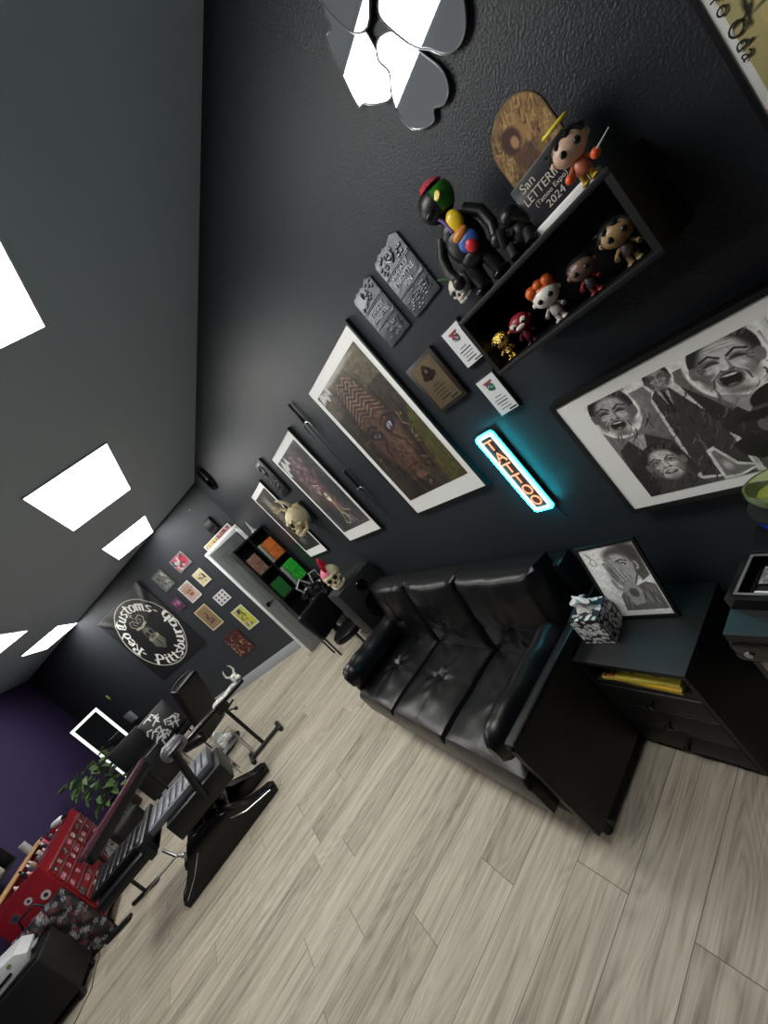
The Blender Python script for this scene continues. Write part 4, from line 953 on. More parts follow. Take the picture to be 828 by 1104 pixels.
MB().box(-.17, .16, -.17, .18, 0, .03).build('plinth', M_blkm, t)
t = thing('decorated_skull', 'bone skull with a pink painted crown and red mohawk on the black loudspeaker', 'skull', (.88, 3.2, .986), -.5)
t.scale = (.85, .85, .85)
skull(t, .2, bone=mat('skull_cream', S(206,192,160), .5, bump=.2, bscale=50, var=.15, vscale=25))
g = MB(); g.ell((0, .02, .127), .102, .123, .107, u=28, v=20)
bmesh.ops.delete(g.bm, geom=[v for v in g.bm.verts if v.co.z < .155 or v.co.x > .03], context='VERTS'); g.build('pink_paint', mat('pink_paint', S(206,96,128), .45), t)
g = MB()
for i in range(9):
    a = -.9+i*.23; y = .02+.09*math.sin(a); z = .12+.105*math.cos(a)
    g.tube([(0, y, z), (.004, .02+.15*math.sin(a), .12+.17*math.cos(a)), (0, .02+.19*math.sin(a*.9)+.01, .12+.215*math.cos(a))], [.02, .016, .003], n=7)
g.build('mohawk', mat('red_plastic', S(196,30,54), .4), t)

t = thing('swivel_chair', 'black padded swivel chair with round seat beyond the sofa', 'chair', (.80, 3.82, 0), .3)
MB().lathe([(.0001, .44), (.16, .44), (.19, .455), (.195, .48), (.185, .51), (.16, .525), (.0001, .53)], 32).build('seat', M_leather2, t)
m = MB(); m.box(-.2, .2, -.05, .04, .0, .34, bev=.03, seg=4); m.xf(Matrix.Translation((.0, .2, .56)) @ Matrix.Rotation(-.12, 4, 'X')); m.build('backrest', M_leather2, t)
MB().box(-.03, .03, .17, .2, .47, .62, bev=.005).build('back_bracket', M_blk, t)
MB().cyl((0, 0, .08), (0, 0, .44), .022).build('column', M_steel, t)
f = MB()
for i in range(5): a = i*2*PI/5; f.tube([(0, 0, .1), (.13*math.cos(a), .13*math.sin(a), .085), (.25*math.cos(a), .25*math.sin(a), .06)], [.024, .018, .014])
f.build('star_base', M_blk, t)
for i in range(5): a = i*2*PI/5; MB().cyl((.25*math.cos(a)-.012*math.sin(a), .25*math.sin(a)+.012*math.cos(a), .025), (.25*math.cos(a)+.012*math.sin(a), .25*math.sin(a)-.012*math.cos(a), .025), .025).build('castor', M_blk, t)

t = thing('coiled_cable', 'small coil of grey cable hanging at the corner behind the far sofa arm', 'cable', (.80, 3.0455, .50))
m = MB()
for k in range(4): m.tube([(.045*math.cos(a*PI/10)+.006*k-.01, -.012-.006*k, -.03+.045*math.sin(a*PI/10)+.005*k) for a in range(20)], .005, n=7, closed=True)
m.tube([(0, -.01, 0), (0, .008, .008), (0, .024, .006)], .005); m.build('coil', mat('grey_cable', S(140,142,146), .45), t)

# wire shelf unit by the door
t = thing('cube_bookcase', 'black two column bookcase with orange and green boxes, in front of the grey door', 'bookcase', (.935, 5.02, .62))
bw, bd, bh = .235, .16, 1.20
f = MB()
for x in (-bw, -.008, bw-.016): f.box(x, x+.016, -bd, bd, 0, bh)
f.build('upright_panels', M_blk, t, smooth=False)
for zz in (0, .38, .76, bh-.016):
    f = MB(); f.box(-bw+.0162, -.0082, -bd, bd, zz, zz+.016); f.box(.0082, bw-.0162, -bd, bd, zz, zz+.016); f.build('shelf_board', M_blk, t, smooth=False)
MB().box(-bw+.0162, bw-.0162, bd-.006, bd-.001, .017, bh-.017).build('back_panel', M_blkm, t, smooth=False)
for x in (-bw+.02, bw-.02): 
    for y in (-bd+.02, bd-.02): MB().cyl((x, y, -.618), (x, y, 0), .012).build('leg', M_blk, t)
def cbox(label, x0, x1, z0, z1, col, col2=None):
    t = thing('storage_box', label, 'box', (.935+(x0+x1)/2, 4.98, .62+z0+.0165), 0, 'boxes on the cube bookcase')
    w = (x1-x0)/2; h = z1-z0
    MB().box(-w, w, -.11, .11, 0, h, bev=.004).build('carton', mat('carton_%d_%d_%d' % col, S(*col), .6), t)
    cv = Cv(2*w-.006, h-.006, .004, col); cv.grain(.15, 30, 1)
    for i in range(8): cv.ell(random.uniform(0, 2*w), random.uniform(0, h), .02, .009, col2 or (240,240,240), rot=random.uniform(0, 3), a=.7)
    cv.rect(0, 2*w, h*.47, h*.5, tuple(int(c*.5) for c in col), a=.8)
    cv.sheet('printed_front', M_art, t, z0=.003, y=-.1115)
cbox('orange printed box on the upper right shelf of the bookcase', .05, .21, .76, 1.02, (206,112,44), (150,60,24))
cbox('bright green box on the right shelf of the bookcase, below the orange one', .05, .21, .38, .66, (36,170,48), (120,214,110))
cbox('dark green box on the left shelf of the bookcase', -.2, -.05, .38, .60, (20,92,36), (40,60,44))
cbox('brown and grey box on the upper left shelf of the bookcase', -.2, -.06, .76, 1.0, (120,84,70), (150,150,150))
for lb, x, z0, z1 in (('grey file box standing left of the orange box on the bookcase', .028, .76, 1.03), ('grey file box standing left of the bright green box on the bookcase', .028, .38, .66)):
    b_ = thing('file_box', lb, 'box', (.935+x, 4.98, .62+z0+.0165), 0, 'boxes on the cube bookcase'); MB().box(-.018, .018, -.13, .1, 0, z1-z0, bev=.003).build('body', mat('file_grey', S(140,142,140), .6), b_)
t = thing('black_bag', 'glossy crumpled black bag stuffed on the bottom shelf of the bookcase', 'bag', (1.0, 4.70, .82))
m = MB()
for i in range(12): m.ell((random.uniform(-.14, .16), random.uniform(-.08, .0), random.uniform(-.1, .12)), random.uniform(.05, .09), .06, random.uniform(.05, .09), u=14, v=10)
for v in m.bm.verts: v.co += Vector((noise.noise(v.co*22), noise.noise(v.co*25+Vector((3, 1, 2))), noise.noise(v.co*20+Vector((7, 0, 1)))))*.035
m.build('sack', mat('bag_plastic', S(34,35,38), .18), t)
m = MB(); m.tube([(-.1, -.08, .1), (-.14, -.12, .2), (-.05, -.13, .25), (.02, -.1, .12)], .012); m.tube([(.05, -.09, .1), (.08, -.13, .22), (.16, -.12, .2), (.17, -.08, .08)], .012); m.build('straps', mat('strap_white', S(176,178,180), .4), t)
t = thing('ornament', 'little pointed white ornament on top of the bookcase', 'ornament', (1.08, 4.98, 1.8205))
MB().lathe([(.04, 0), (.042, .01), (.02, .03), (.016, .08), (.004, .16), (.0001, .17)], 16).build('spire', mat('ornament_white', S(200,202,204), .35), t)

# ------------------------------------------------------------------ angled wall: cards, banner, sign
def card(label, t0, t1, z0, z1, bg, border, draw, flat=True):
    w, h = abs(t1-t0), z1-z0
    t = thing('art_card', label, 'picture', DW((t0+t1)/2, z0, .001), RZD, 'small prints on the angled wall')
    MB().box(-w/2, w/2, -.012, 0, 0, h, bev=.001).build('board', M_blk, t, smooth=False)
    cv = Cv(w, h, .0065, border or bg)
    if border: cv.rect(.022, w-.022, .022, h-.022, bg)
    draw(cv, w, h); cv.sheet('print', M_art, t, y=-.0125)
def blobs(cols, n, s, seed, inset=.02):
    def f(cv, w, h):
        rr = random.Random(seed)
        for i in range(n):
            x, y = rr.uniform(inset+s, w-inset-s), rr.uniform(inset+s, h-inset-s)
            cv.ell(x, y, s*rr.uniform(.5, 1.2), s*rr.uniform(.3, .8), rr.choice(cols), rot=rr.uniform(0, 3), a=.9)
    return f
card('red and silver print, highest of the small prints on the angled wall', 1.105, 1.462, 2.18, 2.43, (120,116,116), None, blobs([(176,44,66), (196,60,80), (170,170,170), (60,50,54), (206,206,206), (120,24,40)], 40, .05, 1, 0))
card('grey green print with a thin frame, directly beside the banner top corner', 1.69, 2.0, 2.13, 2.473, (104,112,108), (84,84,76), blobs([(52,58,58), (150,158,154), (90,108,100), (120,70,60), (190,196,190)], 40, .03, 2))
card('cream print with four dark figures, right of the red and silver print', 1.096, 1.334, 1.78, 2.04, (206,196,160), (214,208,184), blobs([(38,34,32), (60,50,44), (90,70,50), (200,180,110)], 20, .028, 3))
def facecard(cv, w, h):
    cv.ell(w/2, h*.52, w*.3, h*.3, (176,140,110), soft=.3); cv.ell(w*.4, h*.56, .025, .012, (40,30,30)); cv.ell(w*.6, h*.56, .025, .012, (40,30,30)); cv.ell(w*.5, h*.36, .05, .02, (130,40,40))
    for i in range(8): a = i*PI/7; cv.seg([(w/2+.08*math.cos(a), h*.6+.06*math.sin(a)), (w/2+.13*math.cos(a), h*.62+.12*math.sin(a))], .012, (150,60,70) if i % 2 else (90,80,110))
card('white bordered print with a tan face, in the middle of the small prints', 1.475, 1.772, 1.71, 2.045, (190,170,160), (214,212,208), facecard)
card('small pink and purple print, touching the banner side of the group', 1.905, 2.125, 1.756, 1.975, (90,60,84), None, blobs([(190,90,140), (60,40,60), (150,150,160), (120,40,80)], 26, .035, 5, 0))
card('small white print with a grid of nine dark shapes, nearest the door frame', 1.093, 1.382, 1.355, 1.562, (206,206,208), (214,214,214), lambda cv, w, h: [cv.ell(w*(.2+.3*i), h*(.2+.3*j), .025, .022, ((50,46,60) if (i+j) % 2 else (90,60,70))) for i in range(3) for j in range(3)])
card('tan print with cream border, left neighbour of the yellow print', 1.60, 1.927, 1.14, 1.585, (140,118,88), (206,196,160), blobs([(70,40,36), (96,60,44), (120,98,70), (50,36,34), (110,44,40)], 22, .03, 7, .08))
card('yellow and purple print with white border, lower right of the small prints', 1.065, 1.355, .766, 1.185, (190,190,70), (214,214,206), blobs([(84,66,110), (200,196,60), (60,50,70), (150,130,170), (110,130,50), (214,196,140)], 40, .04, 8))
card('dark red busy print, lowest of the small prints', 1.53, 1.95, .47, .93, (70,40,38), None, blobs([(120,50,44), (40,26,28), (170,130,100), (96,36,40), (196,180,150), (60,40,36)], 90, .03, 9, 0))

# banner
t = thing('banner', 'large black cloth banner with a round white lettered badge, pinned to the angled wall', 'banner', DW(3.03, 1.07, .004), RZD)
B = 1.54
cv = Cv(B, B, .0062, (22,23,26)); cx = cz = B/2; cz += .0
Rr = .71
X_, Y_ = cv.X-cx, cv.Y-cz; rad_ = np.hypot(X_, Y_)
cv.put(1-smoothstep(.006, .013, np.abs(rad_-Rr)), (206,206,192))
G = {  # blackletter strokes on a 0..1 cell (x) by 0..1 (cap height)
 'R': [((.12,0),(.12,.95)), ((.0,.9),(.3,1)), ((.3,1),(.55,.85)), ((.5,.85),(.5,.6)), ((.5,.6),(.15,.5)), ((.3,.5),(.62,.0)), ((-.05,.05),(.2,.0))],
 'e': [((.08,.1),(.08,.55)), ((.08,.55),(.28,.68)), ((.28,.68),(.45,.5)), ((.45,.5),(.1,.32)), ((.08,.1),(.28,0)), ((.28,0),(.48,.14))],
 'd': [((.08,.1),(.08,.5)), ((.08,.5),(.3,.66)), ((.08,.1),(.26,0)), ((.26,0),(.46,.12)), ((.44,.1),(.44,.6)), ((.44,.6),(.16,1))],
 'C': [((.12,.12),(.12,.82)), ((.12,.82),(.35,1)), ((.35,1),(.6,.86)), ((.12,.12),(.35,0)), ((.35,0),(.6,.14)), ((.35,.95),(.35,.2))],
 'u': [((.1,.68),(.1,.1)), ((.1,.1),(.26,0)), ((.26,0),(.42,.1)), ((.42,.68),(.42,.02)), ((.42,.05),(.54,.0))],
 's': [((.42,.6),(.26,.68)), ((.26,.68),(.08,.52)), ((.08,.52),(.42,.22)), ((.42,.22),(.24,0)), ((.24,0),(.06,.1))],
 't': [((.18,.9),(.18,.1)), ((.18,.1),(.38,0)), ((.0,.66),(.38,.66))],
 'o': [((.08,.12),(.08,.54)), ((.08,.54),(.26,.68)), ((.26,.68),(.44,.54)), ((.44,.54),(.44,.12)), ((.44,.12),(.26,0)), ((.26,0),(.08,.12))],
 'm': [((.08,.0),(.08,.62)), ((.0,.58),(.12,.68)), ((.14,.56),(.3,.68)), ((.32,.66),(.32,0)), ((.38,.56),(.54,.68)), ((.56,.66),(.56,.0)), ((.56,.04),(.68,.0))],
 'P': [((.14,-.15),(.14,.95)), ((.0,.88),(.3,1)), ((.3,1),(.56,.84)), ((.54,.84),(.54,.5)), ((.54,.5),(.16,.4)), ((-.04,.3),(.1,.2))],
 'i': [((.14,.66),(.14,.04)), ((.06,.6),(.16,.68)), ((.14,.04),(.26,0)), ((.12,.86),(.2,.92))],
 'b': [((.1,1),(.1,.1)), ((.1,.1),(.26,0)), ((.26,0),(.44,.14)), ((.44,.14),(.44,.5)), ((.44,.5),(.28,.66)), ((.28,.66),(.12,.5))],
 'r': [((.12,.0),(.12,.62)), ((.04,.58),(.14,.68)), ((.16,.52),(.34,.68)), ((.34,.66),(.42,.56))],
 'g': [((.08,.14),(.08,.54)), ((.08,.54),(.26,.68)), ((.26,.68),(.44,.62)), ((.44,.66),(.44,-.1)), ((.44,-.1),(.22,-.24)), ((.22,-.24),(.04,-.14)), ((.08,.14),(.24,.02)), ((.24,.02),(.44,.14))],
 'h': [((.1,1),(.1,0)), ((.12,.52),(.3,.68)), ((.3,.68),(.44,.54)), ((.44,.54),(.44,.04)), ((.44,.04),(.34,-.12))],
 '-': [((.1,.35),(.3,.4))], ' ': []}
Wd = {'R': .68, 'e': .54, 'd': .54, 'C': .68, 'u': .58, 's': .5, 't': .42, 'o': .54, 'm': .76, 'P': .66, 'i': .3, 'b': .54, 'r': .46, 'g': .54, 'h': .54, '-': .4, ' ': .2}
def ringtext(s, a0, a1, r0, hh, top=True):
    tot = sum(Wd[c] for c in s); u = 0; th = .045
    for c in s:
        for (p, q) in G[c]:
            def mp(pt):
                a = a0+(a1-a0)*(u+pt[0])/tot
                r = r0+pt[1]*hh if top else r0-pt[1]*hh
                return (cx+r*math.cos(a), cz+r*math.sin(a))
            P_, Q_ = p, q; n = .078
            quad = [(P_[0]-n, P_[1]+n*.5), (P_[0]+n, P_[1]-n*.5), (Q_[0]+n, Q_[1]-n*.5), (Q_[0]-n, Q_[1]+n*.5)]
            cv.poly([mp(v) for v in quad], (246,246,240)); cv.seg([mp(P_), mp(Q_)], .019, (246,246,240))
        u += Wd[c]
ringtext('-Red Customs-', math.radians(205), math.radians(18), .485, .20, True)
ringtext('Pittsburgh', math.radians(222), math.radians(372), .675, .20, False)
# crowned bearded skull emblem
g_ = (196,192,168)
cv.ell(cx, cz+.02, .15, .17, (60,60,58)); cv.ell(cx, cz+.02, .13, .15, (120,118,106), soft=.4)
for sx in (-1, 1):
    cv.ell(cx+sx*.06, cz+.02, .045, .05, (16,16,18)); cv.ell(cx+sx*.12, cz-.09, .05, .05, (176,172,140), soft=.4)
    cv.seg([(cx+sx*.02, cz+.2), (cx+sx*.14, cz+.22), (cx+sx*.21, cz+.3), (cx+sx*.16, cz+.38), (cx+sx*.05, cz+.36), (cx, cz+.26)], .014, g_)
    cv.seg([(cx+sx*.06, cz+.25), (cx+sx*.12, cz+.3), (cx+sx*.08, cz+.33)], .01, g_)
    for k in range(5): cv.seg([(cx+sx*(.02+.03*k), cz-.12), (cx+sx*(.03+.035*k), cz-.24), (cx+sx*(.01+.04*k), cz-.36+.03*k)], .012, g_ if k % 2 else (150,148,132))
cv.seg([(cx-.16, cz+.2), (cx, cz+.17), (cx+.16, cz+.2)], .03, g_); cv.seg([(cx, cz+.38), (cx, cz+.5)], .014, g_); cv.seg([(cx-.04, cz+.45), (cx+.04, cz+.45)], .014, g_); cv.ell(cx, cz-.06, .02, .03, (16,16,18)); cv.seg([(cx-.08, cz-.11), (cx+.08, cz-.11)], .02, (176,172,140))
def wave(Xg, Yg):
    e = np.minimum(np.minimum(Xg, B-Xg), np.minimum(Yg, B-Yg))
    return -.012-.012*np.sin(Xg*6+Yg*3)*np.clip(e/.3, 0, 1)-.03*np.exp(-((Xg-Yg-.1)/.12)**2)*np.clip((Yg-.9)/.6, 0, 1)-.02*np.exp(-((Xg+Yg-B)/.08)**2)*np.clip((Yg-1.0)/.4, 0, 1)
o = cv.sheet('cloth', M_cloth, t, bulge=wave)
sol = o.modifiers.new('thick', 'SOLIDIFY'); sol.thickness = .002
for (x, z) in ((-B/2+.01, .01), (B/2-.01, .01), (-B/2+.01, B-.01), (B/2-.01, B-.01)): MB().cyl((x, -.02, z), (x, .003, z), .008, n=10).build('pin', M_steel, t)

# sign above door, black camera box, pin light, tag, wall box
t = thing('door_sign', 'long white edged comic strip sign standing on the door casing', 'sign', DW(.41, 2.121, .001), RZD)
MB().box(-.32, .32, -.02, 0, 0, .085, bev=.002).build('board', M_paper, t)
cv = Cv(.60, .065, .004, (196,176,120)); cv.rect(.3, .6, 0, .07, (150,84,104))
for i in range(26): cv.ell(.023*i+.01, random.uniform(.01,.055), .012, .014, random.choice([(40,34,30), (214,196,120), (120,50,60), (226,220,206)]), rot=random.uniform(0, 3))
cv.sheet('print', M_art, t, z0=.01, y=-.0205)
t = thing('box_fixture', 'black box fixture on the angled wall above the door sign', 'wall box', DW(.33, 2.27, .001), RZD)
MB().box(-.09, .09, -.045, 0, -.04, .19, bev=.008).build('housing', M_blkm, t); MB().box(-.075, .075, -.049, -.044, .02, .15, bev=.002).build('front_panel', M_blk, t)
t = thing('hook_pin', 'tiny silver pin on the angled wall high above the door', 'pin', DW(.40, 2.72, .001), RZD)
MB().lathe([(.01, 0), (.012, .012), (.004, .02)], 12).xf(Matrix.Rotation(PI/2, 4, 'X')).build('head', M_steel, t)
t = thing('yellow_tag', 'small yellow green tag on the dark wall above the lit standing mirror', 'tag', DW(5.39, 1.46, .001), RZD)
MB().box(-.03, .03, -.006, 0, 0, .11, bev=.002).build('card', mat('tag_yellow', S(206,214,90), .5), t)
t = thing('junction_box', 'small light grey box on the dark wall right of the lit standing mirror', 'box', DW(5.36, .80, .001), RZD)
MB().box(-.12, .12, -.06, 0, 0, .22, bev=.006).build('housing', mat('box_grey', S(120,128,132), .5), t); MB().box(-.1, .1, -.064, -.059, .02, .2, bev=.003).build('cover', mat('box_grey2', S(136,142,146), .45), t)

# ------------------------------------------------------------------ standing lit mirror
t = thing('led_mirror', 'tall standing mirror with a glowing white frame near the purple wall', 'mirror', (-2.42, 8.62, .0), .22, rx=-.03)
mw, mh, th = .235, 1.56, .045
M_lit = mat('mirror_lit_frame', (.9,.9,.9), .4, emit=S(226,236,232), es=1.0)
MB().box(-mw, mw, -.02, .02, .01, mh, bev=.006).build('back_panel', M_blk, t)
f = MB()
for (a, b_, c_, d_3) in ((-mw, -mw+th, .01, mh), (mw-th, mw, .01, mh), (-mw+th, mw-th, .01, .01+th), (-mw+th, mw-th, mh-th, mh)): f.box(a, b_, -.034, -.0205, c_, d_3, bev=.002)
f.build('lit_frame', M_lit, t); MB().box(-mw+th, mw-th, -.03, -.0205, .01+th, mh-th).build('mirror_glass', mat('dim_mirror', (.55,.57,.6), .03, metal=1), t, smooth=False)
for sx in (-1, 1): MB().tube([(sx*.15, .02, 1.0), (sx*.16, .36, .03)], .012).build('rear_leg', M_blk, t)

# potted plant
t = thing('potted_plant', 'leafy green plant in a dark pot beside the lit standing mirror', 'plant', (-2.72, 8.02, 0))
MB().lathe([(.12, 0), (.15, .02), (.18, .34), (.19, .36), (.165, .36), (.16, .33), (.0001, .32)], 24).build('pot', M_blk, t)
st = MB(); lf = MB()
for i in range(90):
    a = random.uniform(0, 2*PI); r = random.uniform(.04, .30); hgt = random.uniform(.42, 1.05); p = Vector((r*math.cos(a), r*math.sin(a)*.9, hgt))
    if i % 5 == 0: st.tube([(0, 0, .32), (p.x*.4, p.y*.4, .32+(hgt-.32)*.6), p], [.006, .004, .002], n=5)
    d_ = Vector((math.cos(a), math.sin(a), random.uniform(-.7, .5))).normalized(); s_ = d_.cross(Vector((0, 0, 1))).normalized(); n_ = s_.cross(d_); L_ = random.uniform(.11, .19); w2 = L_*.33
    pts = [p, p+d_*L_*.3+s_*w2+n_*.02, p+d_*L_*.7+s_*w2*.8, p+d_*L_-n_*.03, p+d_*L_*.7-s_*w2*.8, p+d_*L_*.3-s_*w2+n_*.02]; mid = p+d_*L_*.5-n_*.02
    vs = [lf.bm.verts.new(v) for v in pts]; c_ = lf.bm.verts.new(mid)
    for k in range(6): lf.bm.faces.new((vs[k], vs[(k+1) % 6], c_))
st.build('stems', mat('stem_green', S(70,92,52), .6), t); lf.build('foliage', mat('leaf_green2', S(92,122,72), .45, var=.3, vscale=12), t, smooth=False)

# ------------------------------------------------------------------ tattoo bed
t = thing('tattoo_bed', 'long black tattoo bed with ribbed grey pads on a wide black floor base', 'tattoo bed', (-1.15, 4.24, 0))
def wing(y0, y1, m):
    prof = [(-.46, .0), (.52, .0), (.53, .05), (.50, .085), (.40, .11), (.30, .15), (.22, .21), (.16, .27), (.10, .30), (-.14, .33), (-.20, .32), (-.25, .25), (-.31, .17), (-.38, .11), (-.45, .085), (-.47, .05)]
    m.prism(prof, y0, y1, bev=.012)
m = MB(); wing(-.30, -.17, m); m.build('base_shell', M_blkg, t)
m = MB(); wing(.17, .30, m); m.build('base_shell', M_blkg, t)
m = MB(); m.box(-.26, .18, -.175, .175, .0, .27, bev=.03, seg=3); m.build('base_core', M_blkg, t)
MB().tube([(-.43, -.302, .06), (-.3, -.303, .13), (-.16, -.303, .24)], .005).build('chrome_trim', M_chrome, t)
MB().tube([(.48, -.302, .07), (.25, -.303, .13), (.15, -.303, .2)], .005).build('chrome_trim', M_chrome, t)
MB().cyl((-.02, 0, .26), (.08, 0, .42), .045).cyl((.1, 0, .25), (.16, 0, .42), .03).build('lift_column', M_blk, t)
MB().box(-.18, .38, -.25, .22, .38, .56, bev=.01).build('seat_frame', M_blk, t)
def ribbed(x0, x1, y0, y1, z0, z1, n):
    m = MB(); w = (x1-x0)/n
    m.box(x0, x1, y0, y1, z0, z1-.015, bev=.01)
    for i in range(n): m.box(x0+w*i+.003, x0+w*(i+1)-.003, y0+.03, y1-.03, z1-.03, z1, bev=.012)
    for y in (y0+.014, y1-.014): m.tube([(x0, y, z1-.018), (x1, y, z1-.018)], .015)
    return m
ribbed(-.31, .32, -.16, .30, .561, .63, 9).build('seat_pad', M_greyvinyl, t)
MB().box(-.80, -.30, -.24, .24, .49, .57, bev=.012).build('leg_frame', M_blk, t)
ribbed(-.82, -.325, -.15, .28, .571, .635, 8).build('leg_pad', M_leather2, t)
MB().box(-.36, -.30, -.34, .34, .50, .66, bev=.01).build('cross_bracket', M_blk, t)
m = MB(); m.tube([(.14, -.275, .46), (.19, -.275, .70), (.245, -.275, .93)], .032, n=8); m.build('armrest_post', M_blk, t)
m = MB(); m.box(.20, .34, -.32, -.22, .925, .955, bev=.012); m.build('armrest_pad', M_blk, t)
m = MB(); m.tube([(-.30, -.25, .46), (-.26, -.30, .36), (-.22, -.32, .33)], .012); m.ell((-.22, -.32, .325), .022, .022, .022, u=10, v=8); m.tube([(-.24, -.31, .36), (-.5, -.30, .37), (-.56, -.30, .36)], .007); m.build('release_lever', M_steel, t)

# armrest stand
t = thing('armrest_stand', 'black T footed armrest stand with a long narrow pad, right of the tattoo bed', 'armrest stand', (-.55, 5.0, 0), 0)
MB().tube([(0, 0, .03), (0, 0, .66)], .020, n=12).build('pole', M_blk, t)
MB().tube([(-.17, -.02, .03), (.22, -.02, .03)], .022, n=10).build('foot_bar', M_blk, t)
for x in (-.18, .23):
    MB().box(x-.025, x+.025, -.15, .12, .012, .05, bev=.01).build('cross_foot', M_blk, t)
    for y in (-.13, .10): MB().cyl((x, y, 0), (x, y, .014), .02).build('rubber_cap', M_blkm, t.children[-1])
MB().box(-.07, .07, -.05, .05, .62, .68, bev=.01).build('clamp', M_blk, t); MB().tube([(.02, -.05, .6), (.08, -.10, .57)], .009).ell((.09, -.11, .565), .022, .022, .022).tube([(0, .02, .60), (.12, .05, .62)], .012).build('clamp_knob', M_blk, t)
m = MB(); m.box(-.43, .34, -.06, .06, .681, .735, bev=.018, seg=3); m.build('pad', M_leather2, t)
MB().tube([(-.42, -.062, .727), (.33, -.062, .727)], .005).build('piping', M_chrome, t)
t = thing('printed_towel', 'white towel with black print folded over the end of the long narrow armrest pad', 'towel', (-.44, 5.0, .7365))
cv = Cv(.34, .17, .006, (206,208,206)); 
for i in range(26): cv.ell(random.uniform(.0, .34), random.uniform(.0, .17), .024, .007, (28,28,30), rot=random.uniform(0, 3))
o = cv.sheet('cloth', M_cloth, t, z0=-.085, y=0, bulge=lambda X, Y: -.006-.006*np.sin(X*30)+.12*np.clip(np.abs(Y-.085)-.062, 0, 1)*6*0); o.rotation_euler = (-PI/2, 0, 0)
sol = o.modifiers.new('thick', 'SOLIDIFY'); sol.thickness = .003
t = thing('horned_skull', 'small white horned animal skull at the far end of the armrest pad', 'skull', (-.25, 5.0, .737), .4)
m = MB(); m.ell((0, 0, .05), .045, .06, .045); m.ell((0, -.07, .035), .028, .05, .028); m.build('cranium', mat('skull_white', S(206,210,200), .45), t)
m = MB()
for sx in (-1, 1): m.tube([(sx*.03, .01, .08), (sx*.06, .01, .12), (sx*.055, 0, .17), (sx*.035, 0, .2)], [.014, .012, .008, .002])
m.build('horns', mat('skull_white', S(206,210,200), .45), t)
MB().ell((-.02, -.04, .06), .012, .01, .014, u=10, v=8).ell((.02, -.04, .06), .012, .01, .014, u=10, v=8).build('eye_sockets', M_dark, t)

# client chair behind
t = thing('recliner_chair', 'high backed glossy black client chair standing behind the tattoo bed', 'chair', (-.90, 6.02, 0), -.95)
m = MB(); m.box(-.07, .07, -.19, .19, 0, .82, bev=.035, seg=4); m.xf(Matrix.Translation((.02, 0, .36)) @ Matrix.Rotation(.42, 4, 'Y')); m.build('backrest', M_leather2, t)
m = MB()
for yy in (-.17, -.06, .06, .17): m.tube([(-.062, yy, .05), (-.068, yy*.9, .4), (-.062, yy*.8, .80)], .012)
m.tube([(-.05, -.17, .81), (-.06, 0, .83), (-.05, .17, .81)], .013)
m.xf(Matrix.Translation((.02, 0, .36)) @ Matrix.Rotation(.42, 4, 'Y')); m.build('piping', M_leather2, t)
MB().box(-.50, .06, -.23, .23, .34, .45, bev=.03, seg=3).build('seat', M_leather2, t)
MB().cyl((-.2, 0, .04), (-.2, 0, .34), .04).build('column', M_chrome, t); MB().lathe([(.25, 0), (.25, .02), (.22, .035), (.05, .05)], 32, c=(-.2, 0, 0)).build('foot_disc', M_blkg, t)

t = thing('wire_basket', 'small chrome wire basket with white wrappers beside the tattoo bed head', 'basket', (-.80, 5.12, .0))
m = MB()
for zz in (.30, .36, .42): m.tube([(-.12, -.09, zz), (.12, -.09, zz), (.12, .09, zz), (-.12, .09, zz)], .004, n=6, closed=True)
for x in (-.12, -.04, .04, .12):
    for y in (-.09, .09): m.tube([(x, y, .28), (x, y, .42)], .0035, n=6)
for x in (-.11, .11):
    for y in (-.08, .08): m.tube([(x, y, 0), (x, y, .30)], .007, n=6)
m.box(-.12, .12, -.09, .09, .278, .284); m.build('wire_frame', M_steel, t)
t = thing('wrapper_heap', 'crumpled white paper wrappers in the chrome wire basket', 'paper', (-.80, 5.12, .2855))
m = MB()
for i in range(5): m.ell((random.uniform(-.06, .06), random.uniform(-.04, .04), .06+.03*i), .045, .035, .04, u=10, v=8)
for v in m.bm.verts: v.co += Vector((noise.noise(v.co*40), noise.noise(v.co*43), abs(noise.noise(v.co*38))))*.02
m.build('paper', M_paper, t, smooth=False)

# patterned stool and pillow
t = thing('round_stool', 'round stool with black and white patterned seat between the bed and the mirror', 'stool', (-1.20, 5.37, 0))
def stoolseat():
    m = MB(); m.lathe([(.0001, .62), (.12, .62), (.145, .65), (.15, .70), (.13, .75), (.10, .765), (.0001, .77)], 30); return m
stoolseat().build('seat', M_greyvinyl, t)
cv = Cv(.19, .19, .006, (150,152,156))
for i in range(22): cv.ell(random.uniform(.03,.16), random.uniform(.03,.16), .022, .010, (26,26,28), rot=random.uniform(0,3))
cv.ell(.09, .15, .02, .025, (20,20,20)); cv.ell(.17, .15, .02, .025, (20,20,20))
o = cv.sheet('seat_print', M_cloth, t, z0=-.095, y=0); o.rotation_euler = (-PI/2, 0, 0); o.location = (0, 0, .772)
MB().cyl((0, 0, .08), (0, 0, .62), .025).build('column', M_chrome, t)
m = MB()
for i in range(5): a = i*2*PI/5; m.tube([(0, 0, .1), (.24*math.cos(a), .24*math.sin(a), .05)], [.022, .014]); m.cyl((.24*math.cos(a), .24*math.sin(a)-.012, .025), (.24*math.cos(a), .24*math.sin(a)+.012, .025), .025)
m.build('star_base', M_blk, t)

